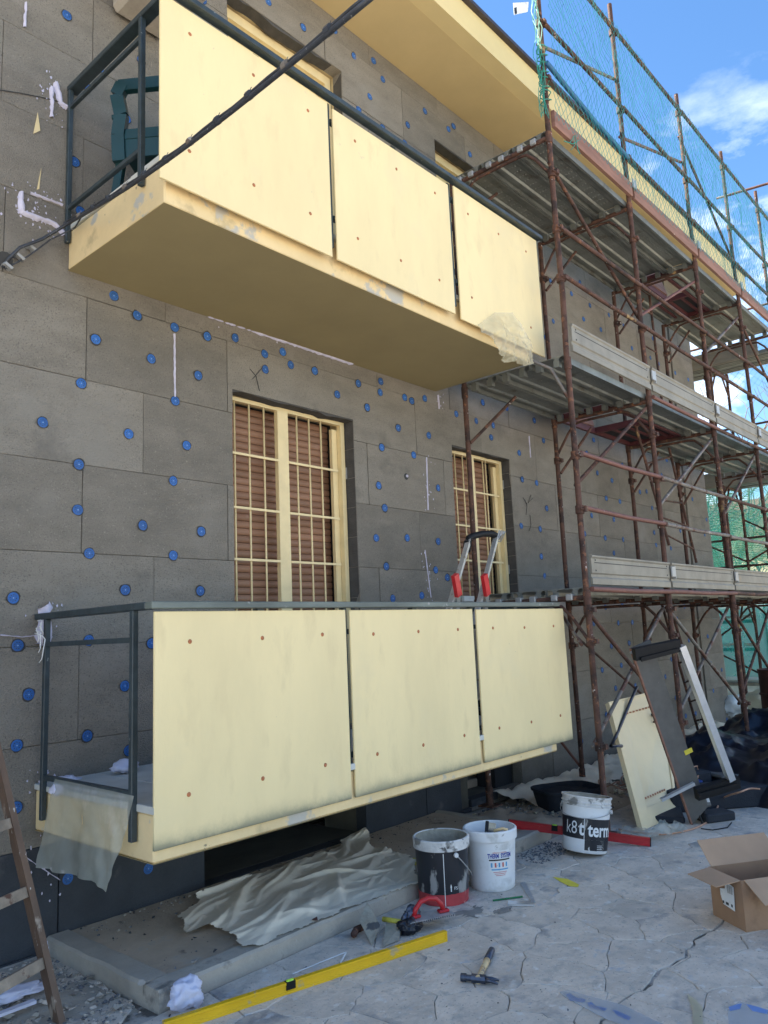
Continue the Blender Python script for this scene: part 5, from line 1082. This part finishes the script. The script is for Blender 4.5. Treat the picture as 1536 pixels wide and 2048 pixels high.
# ---- leaning cream gate panel
g0, g1 = pZ(1284, 1662, .0), pZ(1380, 1618, .0); gt = pY(1216, 1405, g0.y+.42); 
gu = gt-g0; gw = (g1-g0).normalized(); wdt = .60
gp_ = thing('gate_panel', g0, 'cream painted metal gate panel leaning against the scaffold', 'panel')
tr_ = pY(1325, 1378, (gt+gw*wdt).y+.1); gw_t = (tr_-gt)
def GP(u, v, d=0): # u across 0..1, v up 0..1
    a_, b_ = g0+gw*wdt*u, gt+gw_t*u; n_ = gu.cross(gw).normalized(); n_ = n_ if n_.y < 0 else -n_
    return a_.lerp(b_, v)+n_*d
q = MB(); q.plate([GP(0, 0), GP(1, 0), GP(1, 1), GP(0, 1)], .03); q.build('leaf', m_doorp, gp_)
for (a_, b_, c_, d_) in ((0, .22, 0, 1), (.94, 1.0, 0, 1), (.221, .939, .0, .13), (.221, .939, .985, 1.0)): q = MB(); q.plate([GP(a_, c_, .008), GP(b_, c_, .008), GP(b_, d_, .008), GP(a_, d_, .008)], .0075); q.build('frame_strip', m_doorp, gp_)
for v_ in (.19, .86):
    q = MB()
    for k in range(9): q.plate([GP(.24+k*.06, v_+(.004 if k % 2 else 0), .0035), GP(.275+k*.06, v_, .0035), GP(.275+k*.06, v_+.012, .0035), GP(.24+k*.06, v_+.016, .0035)], .001)
    tag(q.build('rust_spots', m_screw, gp_), kind='stuff')
q = MB(); a_ = GP(.72, .79, .0); b_ = GP(.72, .79, .05); q.tube([a_, b_], .016, 8); q.build('lock', m_black, gp_); q = MB(); q.tube([GP(.72, .73), GP(.72, .73, .05), GP(.84, .74, .05), GP(.84, .79, .05)], .008, 8); q.build('lock_handle', m_black, gp_)
q = MB(); q.tube([pY(1243, 1492, 2.80), pY(1222, 1492, 2.79), pY(1233, 1470, 2.9), pY(1262, 1400, 3.0), pY(1274, 1374, 3.0)], .014, 8); q.build('lever', m_darksteel, scaf, True)
# ---- hot wire foam cutter
c0 = pZ(1384, 1650, .0); ct = pY(1262, 1298, c0.y+.10)
fc_ = thing('foam_cutter', c0, 'tall grey foam cutter with black arms and aluminium rail leaning beside the gate panel', 'cutter')
cu_ = (ct-c0); cn = cu_.normalized(); side = V(.80, -.60, 0).normalized(); side = (side-cn*side.dot(cn)).normalized(); nrm = cn.cross(side); nrm = nrm if nrm.y < 0 else -nrm
def CP(u, v, d=0): return c0+cu_*v+side*u+nrm*d
q = MB(); q.plate([CP(0, 0), CP(.165, .05), CP(.165, 1.0), CP(.0, 1.0)], .022); q.build('board', m_cutter, fc_)
q = MB(); q.plate([CP(-.003, 0, .002), CP(.008, .0, .002), CP(.008, 1, .002), CP(-.003, 1, .002)], .026); q.build('board_edge', m_timber, fc_)
def cpt(x, y, d=.12): # a point of the arm plane, held in front of the board
    dd = ray(x, y); p0 = c0+nrm*d; t_ = (p0-EYE).dot(nrm)/dd.dot(nrm); return EYE+dd*t_
q = MB(); q.bar(cpt(1268, 1309), cpt(1358, 1290), .05, .085, cn); q.build('upper_arm', m_black, fc_); q = MB(); q.bar(cpt(1282, 1319, .155), cpt(1357, 1300, .155), .012, .03, cn); q.build('arm_slide', m_black, fc_)
q = MB(); q.bar(cpt(1362, 1292, .13), cpt(1462, 1560, .13), .05, .05, nrm); q.build('rail', m_aluclean, fc_)
q = MB(); q.bar(cpt(1392, 1588), cpt(1476, 1563), .05, .085, cn); q.build('lower_arm', m_black, fc_); q = MB(); q.bar(cpt(1398, 1591, .16), cpt(1474, 1570, .16), .012, .03, cn); q.build('arm_slide', m_black, fc_)
for x, y in ((1262, 1305), (1272, 1303)): q = MB(); p = cpt(x, y, .01); q.tube([p, p+nrm*.02], .010, 8); q.build('bolt', m_clip, fc_)
q = MB(); q.bar(cpt(1322, 1600, .1), cpt(1388, 1567, .1), .025, .022, cn); q.build('depth_stop', m_aluclean, fc_)
q = MB(); q.plate([CP(.13, .36, .004), CP(.195, .36, .004), CP(.195, .385, .004), CP(.13, .385, .004)], .003); q.build('yellow_sticker', m_ytape, fc_)
pbx = pZ(1400, 1645, .0); q = MB(); q.M = xf(pbx+V(0, 0, .10), -.5, -.35); q.box((-.09, -.05, .0), (.09, .05, .12), .008); q.m = 1; q.box((-.07, -.0515, .02), (.02, -.0502, .10)); q.box((.055, -.0515, .03), (.08, -.0502, .10)); 
tb = q.build('transformer_box', [m_cutter, m_clip], fc_)
for dx in (-.06, .05): q = MB(); q.tube([pbx+V(dx, .0, .12), pbx+V(dx+.01, -.04, 0)], .009, 6); q.build('stand', m_black, fc_)
# ---- black foam blocks and white sheet remnant in front of them
def blk(name, loc, sz, rz, mat, label, cat, rx=0, bev=.012, group=None):
    q = MB(); q.M = xf(loc, rz, rx); q.box((-sz[0]/2, -sz[1]/2, 0), (sz[0]/2, sz[1]/2, sz[2]), bev); return tag(q.build(name, mat), label, cat, group)
blk('foam_block', pZ(1430, 1640, 0), (.26, .16, .065), -.55, m_foamblk, 'short black foam block on the pavement beside the transformer', 'block')
blk('foam_block', pZ(1335, 1632, 0), (.50, .22, .05), .45, m_foamblk, 'thin black foam slab under the foot of the gate panel', 'block')
blk('foam_block', pZ(1500, 1606, 0), (1.5, .30, .16), -.72, m_foamblk, 'long black foam beam lying at the right edge', 'block')
blk('foam_block', pZ(1370, 1605, 0)+V(.2, .1, 0), (.42, .30, .22), -.6, m_foamblk, 'upright black foam block behind the cutter foot', 'block')
blk('foam_board', pZ(1500, 1580, .0)+V(0, 0, .165), (.9, .5, .03), -.6, m_cutter, 'flat grey board lying on the black foam beam', 'board')
tub = thing('mortar_tub', pZ(1165, 1612, 0), 'low black rubber mortar tub behind the tilted bucket', 'tub')
c_ = pZ(1150, 1622, 0)+V(.10, .12, 0)
q = MB(); n = 28
def rr_(a_, k): x = math.cos(a_); y = math.sin(a_); s2 = 1/max(abs(x)**4+abs(y)**4, 1e-6)**.25; return V(c_.x, c_.y, 0)+Matrix.Rotation(-.5, 3, 'Z') @ V(x*s2*.27*k, y*s2*.20*k, 0)
prof = [(.86, 0), (.98, .14), (1.03, .145), (1.03, .165), (.97, .165), (.84, .03), (.0, .03)]
q.add([rr_(2*math.pi*i/n, k)+V(0, 0, z) for k, z in prof for i in range(n)], [(j*n+i, j*n+(i+1) % n, (j+1)*n+(i+1) % n, (j+1)*n+i) for j in range(len(prof)-1) for i in range(n)]); smooth_by_angle(q.build('shell', m_foamblk, tub), 40)
q = MB(); q.add([rr_(2*math.pi*i/n, .9)+V(0, 0, .13+.01*math.sin(i*2)) for i in range(n)], [tuple(range(n))]); q.build('contents', m_foamblk, tub)
film('plastic_sheet', [[pZ(1232,1655,.02), pZ(1300,1662,.06), pZ(1325,1640,.10), pZ(1362,1648,.02)], [pZ(1228,1668,.004), pZ(1290,1680,.02), pZ(1330,1672,.03), pZ(1375,1660,.01)]], 24, 12, m_film, 'stiff scrap of clear plastic at the foot of the gate panel', .03, 6, 3, V(0, 0, 1), rag=None)
# extension cord
cp = [(1520, 1578, .20), (1500, 1577, .20), (1480, 1584, .19), (1455, 1592, .12), (1442, 1600, .06), (1432, 1620, .02), (1418, 1640, .008), (1400, 1652, .008), (1370, 1662, .008), (1330, 1668, .008), (1300, 1667, .008), (1260, 1663, .008), (1235, 1658, .008)]
P_ = [pZ(*c2) for c2 in cp]; sm = []
for i in range(len(P_)-1):
    a_, b_, c2, d_ = P_[max(i-1, 0)], P_[i], P_[i+1], P_[min(i+2, len(P_)-1)]
    for k in range(6):
        t = k/6; sm.append(.5*((2*b_)+(c2-a_)*t+(2*a_-5*b_+4*c2-d_)*t*t+(3*b_-a_-3*c2+d_)*t**3))
q = MB(); q.tube(sm, .0065, 8); tag(q.build('extension_cord', m_cord, smooth=True), 'orange extension cord trailing across the pavement from the cutter', 'cord')
q = MB(); q.tube([pZ(1392, 1568, .18), pY(1398, 1545, 2.65), pY(1394, 1532, 2.66), pY(1386, 1534, 2.66)], .006, 6); tag(q.build('cable_loop', m_cord, smooth=True), 'small orange cable loop above the blue cups', 'cord')
q = MB(); q.tube([pZ(1402, 1657, .006), pZ(1425, 1660, .006), pZ(1455, 1655, .006), pZ(1463, 1645, .006)], .004, 6); tag(q.build('power_lead', m_black, smooth=True), 'thin black lead curled under the short foam block', 'lead')
# plate with blue cups, bottle
pl = pZ(1425, 1580, .0); 
blk('work_table', pl, (.5, .34, .13), -.5, m_foamblk, 'dark low block carrying the dusty plate and cups', 'block')
q = MB(); q.lathe([(.0, .004), (.15, .004), (.19, .02), (.20, .018), (.16, -.001), (0, -.001)], 28, pl+V(.1, .1, .14)); tag(q.build('plate', m_plate, smooth=True), 'round dusty grey plate behind the lower cutter arm', 'plate')
def cup(loc, tilt, label, r_=.045, h_=.075):
    q = MB(); q.M = xf(loc, .3, tilt); q.lathe([(0, .002), (r_*.75, .0), (r_, h_), (r_-.004, h_), (r_*.7, .006), (0, .006)], 18); tag(smooth_by_angle(q.build('cup', m_blue), 40), label, 'cup')
cup(pY(1410, 1573, 2.62), 0, 'upright blue plastic cup on the plate'); cup(pY(1392, 1578, 2.62), .2, 'blue cup in front of the green bottle'); cup(pY(1402, 1586, 2.6), 1.3, 'blue cup lying on its side on the plate edge', .035, .06)
q = MB(); q.lathe([(0, 0), (.032, 0), (.034, .02), (.034, .12), (.026, .15), (.011, .175), (.011, .20), (0, .20)], 16, pY(1388, 1582, 2.68)); tag(q.build('bottle', m_green, smooth=True), 'small green bottle between the scaffold foot and the plate', 'bottle')
# ---- cardboard box
bo = pZ(1493, 1865, 0); bu = (pZ(1427, 1830, 0)-bo); bl = bu.length; bu = bu/bl; bv = V(bu.y, -bu.x, 0); bv = bv if bv.x > 0 else -bv; BW, BD, BH = bl, .46, .235
box = thing('cardboard_box', bo, 'open brown cardboard box with raised flaps and a torn white label', 'box')
def BP(u, v, z, k=0): return bo+bu*u+bv*v+V(0, 0, z)
def wall(a_, b_, z0, z1, mat=m_card, nm='side'): 
    q = MB(); q.m = 0; q.plate([a_+V(0, 0, z0), b_+V(0, 0, z0), b_+V(0, 0, z1), a_+V(0, 0, z1)], .004); return q.build(nm, mat, box)
wall(BP(BW, 0, 0), BP(0, 0, 0), .0, BH); wall(BP(0, .0, 0)+bv*.003, BP(0, BD, 0), .0, BH); wall(BP(BW, BD, 0), BP(BW, .003, 0), 0, BH); wall(BP(0, BD, 0), BP(BW, BD, 0), 0, BH)
q = MB(); q.plate([BP(.004, .004, .006), BP(.004, BD-.004, .006), BP(BW-.004, BD-.004, .006), BP(BW-.004, .004, .006)], .004); q.build('bottom', m_cardin, box)
def flap(a_, b_, out, ang, ln, nm='flap', crease=0):
    a_, b_ = Vector(a_), Vector(b_); d = out*math.cos(ang)+V(0, 0, 1)*math.sin(ang); q = MB(); e = (b_-a_).normalized()*.006
    q.plate([a_+e, b_-e, b_-e*2+d*ln, a_+e*2+d*ln], .0035); return q.build(nm, m_cardin, box)
flap(BP(0, 0, BH), BP(BW, 0, BH), -bv, -.12, .135); flap(BP(0, .01, BH), BP(0, BD-.01, BH), -bu, -.55, .15); flap(BP(BW, .01, BH), BP(BW, BD-.01, BH), bu, .75, .15); flap(BP(0, BD, BH), BP(BW, BD, BH), bv, .9, .13)
lab = lambda u, z: BP(u, -.0055, z)
q = MB(); q.add([lab(BW*.66, .155), lab(BW*.66, .125), lab(BW*.60, .085), lab(BW*.25, .075), lab(BW*.22, .19), lab(BW*.48, .205), lab(BW*.50, .165)], [(0, 1, 2, 3, 4, 5, 6)]); q.m = 1
for k in range(7): u = BW*(.26+.027*k); w2 = BW*(.012 if k % 2 else .006); q.add([BP(u, -.0065, .15), BP(u+w2, -.0065, .15), BP(u+w2, -.0065, .19), BP(u, -.0065, .19)], [(0, 1, 2, 3)])
for u, w2 in ((.30, .05), (.42, .09), (.56, .05)): q.add([BP(BW*u, -.0065, .09), BP(BW*(u+w2), -.0065, .09), BP(BW*(u+w2), -.0065, .103), BP(BW*u, -.0065, .103)], [(0, 1, 2, 3)])
q.build('torn_label', [m_white, m_inkk], box)
# ---- tarpaulin heap
def PT(i, j):
    u, v = i/90, j/50; x = 6.9+u*3.6+(v-.5)*.4; y = 1.7+v*1.75-u*.25
    e = min(1, 5*min(u, 1-u))*min(1, 5*min(v, 1-v)); wv = fbm((x*.9, y*.9, 1))
    h = .33+.10*fbm((x*.8, y*.9, 5), 2)+.13*(1-abs(noise.noise(V(x*.8+wv, y*1.9+wv, 2))))**4+.05*(1-abs(noise.noise(V(x*1.9+y+wv, y*3.5-x, 7))))**6+.02*(1-abs(noise.noise(V(x*4.5+y+wv, y*6-x*2, 7))))**6
    return V(x, y, -.01+max(0, e**.5)*h)
b = MB(); b.grid(PT, 90, 50); tag(b.build('tarpaulin', m_tarp, smooth=True), 'heap covered by a crumpled black tarpaulin at the right edge', 'tarpaulin')
# ---- drum
dc = V(10.15, 2.72, 0); dr = thing('oil_drum', dc, 'rusty steel drum standing behind the tarpaulin at the right edge', 'drum')
q = MB(); q.lathe([(.0, .003), (.285, .003), (.29, .02), (.285, .03), (.285, .29), (.298, .30), (.298, .315), (.285, .325), (.285, .58), (.298, .59), (.298, .605), (.285, .615), (.285, .86), (.293, .865), (.293, .885), (.28, .885), (.278, .86)], 40, dc); smooth_by_angle(q.build('shell', m_drum, dr), 45); q = MB(); q.lathe([(0, .85), (.278, .85)], 40, dc); q.build('lid', m_drum, dr)
# ================================================================== BEYOND THE CORNER
for i, (x, y, z, l) in enumerate(((14.9, 3.2, 1.0, 'right hand white shrink wrapped pack of insulation beyond the corner'), (14.95, 4.25, 1.0, 'middle white shrink wrapped pack of insulation beyond the corner'), (15.0, 5.3, 1.0, 'left hand white shrink wrapped pack nearest the house corner'))):
    t = thing('insulation_pack', (x, y, z-.7), l, 'pack'); q = MB(); q.box((x, y, .35), (x+1.0, y+1.0, 2.05), .05); q.build('wrapped_block', m_pack, t)
    for zz, yy in ((1.5, .25), (1.5, .68), (1.0, .25), (1.0, .68)):
        q = MB(); q.box((x-.006, y+yy-.14, zz), (x-.001, y+yy+.12, zz+.05)); q.build('red_print', m_inkred, t); q = MB(); q.box((x-.006, y+yy-.14, zz-.09), (x-.001, y+yy+.12, zz-.03)); q.build('black_print', m_inkk, t)
    q = MB(); q.box((x-.05, y-.02, .22), (x+1.05, y+1.02, .345)); q.box((x-.05, y-.02, 0), (x+1.05, y+.08, .218)); q.box((x-.05, y+.9, 0), (x+1.05, y+1.0, .218)); q.build('pallet', m_rung, t)
q = MB(); q.box((12.9, 3.0, -.02), (18, 10, .30), .04); tag(q.build('garden_wall', m_wallfar), 'low pale wall carrying the wrapped packs beyond the corner', 'wall')
for i, (y, z) in enumerate(((4.1, .2), (3.7, .25), (4.4, .15), (3.5, .1))): lump('rubble_bag', (12.3+.2*i, y, z), (.26, .22, .16), m_film2 if i % 2 else m_pack, ('pale rubble bag slumped by the far corner of the house', 'wrinkled white bag beside the far scaffold foot', 'grey bag lowest against the house corner', 'small bag in front of the far bags')[i], 'bag', i, .5, 3)
# neighbouring house with arch
nh = thing('neighbour_house', (24, 2, 0), 'pale yellow neighbouring house seen through the green sheet', 'house')
q = MB(); q.box((24, -6, 0), (32, 9.2, 4.6)); q.build('wall', m_wallfar, nh); q = MB(); q.box((23.5, -6.4, 4.602), (32.5, 9.6, 4.85)); q.build('roof', m_timber, nh)
q = MB(); q.plate([(23.99, 6.3, .3)]+[(23.99, 6.9+.6*math.cos(math.pi-math.pi*k/10), 2.2+.6*math.sin(math.pi*k/10)) for k in range(11)]+[(23.99, 7.5, .3)], .02); q.build('arched_opening', m_dark, nh)
for y in (1.2, 3.8): q = MB(); q.box((23.98, y, 1.4), (23.999, y+1.1, 3.0)); q.build('window', m_shutter, nh)
# palms and trees
def palm(x, y, h, label, n=26, ln=1.9, seed=0):
    rr = random.Random(seed); t = thing('palm_tree', (x, y, 0), label, 'tree'); q = MB(); q.tube([(x, y, 0), (x+.05, y, h*.5), (x, y+.05, h)], .16, 10, True, .12); q.build('trunk', m_bark, t)
    b = MB()
    for k in range(n):
        a_ = rr.uniform(0, 6.283); el = rr.uniform(-.25, 1.25); d = V(math.cos(a_)*math.cos(el), math.sin(a_)*math.cos(el), math.sin(el)); prev = None; p = V(x, y+.05, h); st_ = ln/14
        for s_ in range(15):
            d2 = (d+V(0, 0, -.10*s_/2)).normalized(); nx = p+d2*st_; sd_ = d2.cross(V(0, 0, 1)).normalized(); lw = .42*math.sin(math.pi*(s_+1)/17)
            for sg in (-1, 1):
                for kk in (0, .5):
                    q0 = p+d2*st_*kk; e = q0+sd_*sg*lw+d2*.16+V(0, 0, -.10); b.add([q0, q0+d2*.03, e], [(0, 1, 2)])
            b.add([p-sd_*.012, p+sd_*.012, nx+sd_*.010, nx-sd_*.010], [(0, 1, 2, 3)]); p = nx
    b.build('crown', m_leaf, t)
palm(17.0, 5.4, 2.2, 'palm tree with drooping fronds behind the green sheet', 34, 1.9, 1); palm(19.5, 6.6, 3.0, 'second palm further back toward the slope', 30, 2.0, 2); palm(16.4, 3.4, 1.6, 'low palm at the right edge behind the packs', 24, 1.5, 3)
def tree(x, y, h, label, seed, leaves=0):
    rr = random.Random(seed); t = thing('bare_tree', (x, y, 0), label, 'tree'); b = MB(); tips = []
    def grow(p, d, ln, r_, dep):
        mid = p+d*ln*.5+V(rr.gauss(0, .04), rr.gauss(0, .04), 0)*ln; e = p+d*ln; b.tube([p, mid, e], r_, 5 if dep > 1 else 7, False, r_*.65)
        if dep >= 6: tips.append(e); return
        for k in range(2 if dep > 3 else 3):
            dd = (d+V(rr.gauss(0, .42), rr.gauss(0, .42), rr.gauss(.08, .25))).normalized(); grow(e if k < 2 else mid, dd, ln*rr.uniform(.66, .86), r_*.62, dep+1)
    grow(V(x, y, 0), V(0, 0, 1), h*.27, .10, 0); b.build('branches', m_bark, t)
    if leaves:
        f = MB()
        for e in tips:
            for _ in range(leaves):
                c2 = e+V(rr.gauss(0, .25), rr.gauss(0, .25), rr.gauss(0, .22)); n_ = V(rr.gauss(0, 1), rr.gauss(0, 1), rr.gauss(0, 1)).normalized(); u_ = n_.orthogonal().normalized()*.07; v_ = n_.cross(u_); f.add([c2-u_, c2-v_*.5, c2+u_, c2+v_*.5], [(0, 1, 2, 3)])
        f.build('crown', m_leaf2, t)
tree(20.5, 6.6, 8.0, 'tall bare tree behind the return scaffold', 3); tree(22, 5.4, 7.0, 'bare tree with fine twigs left of the right edge', 8); tree(19.0, 7.4, 6.2, 'smaller bare tree close behind the house corner', 12)
tree(25, 8.5, 5, 'leafy dark tree under the bare crowns', 21, 5); tree(27, 7.2, 5.2, 'leafy tree in front of the slope', 23, 5); tree(21.5, 8.6, 4.4, 'leafy shrub tree nearest the house corner', 25, 5)
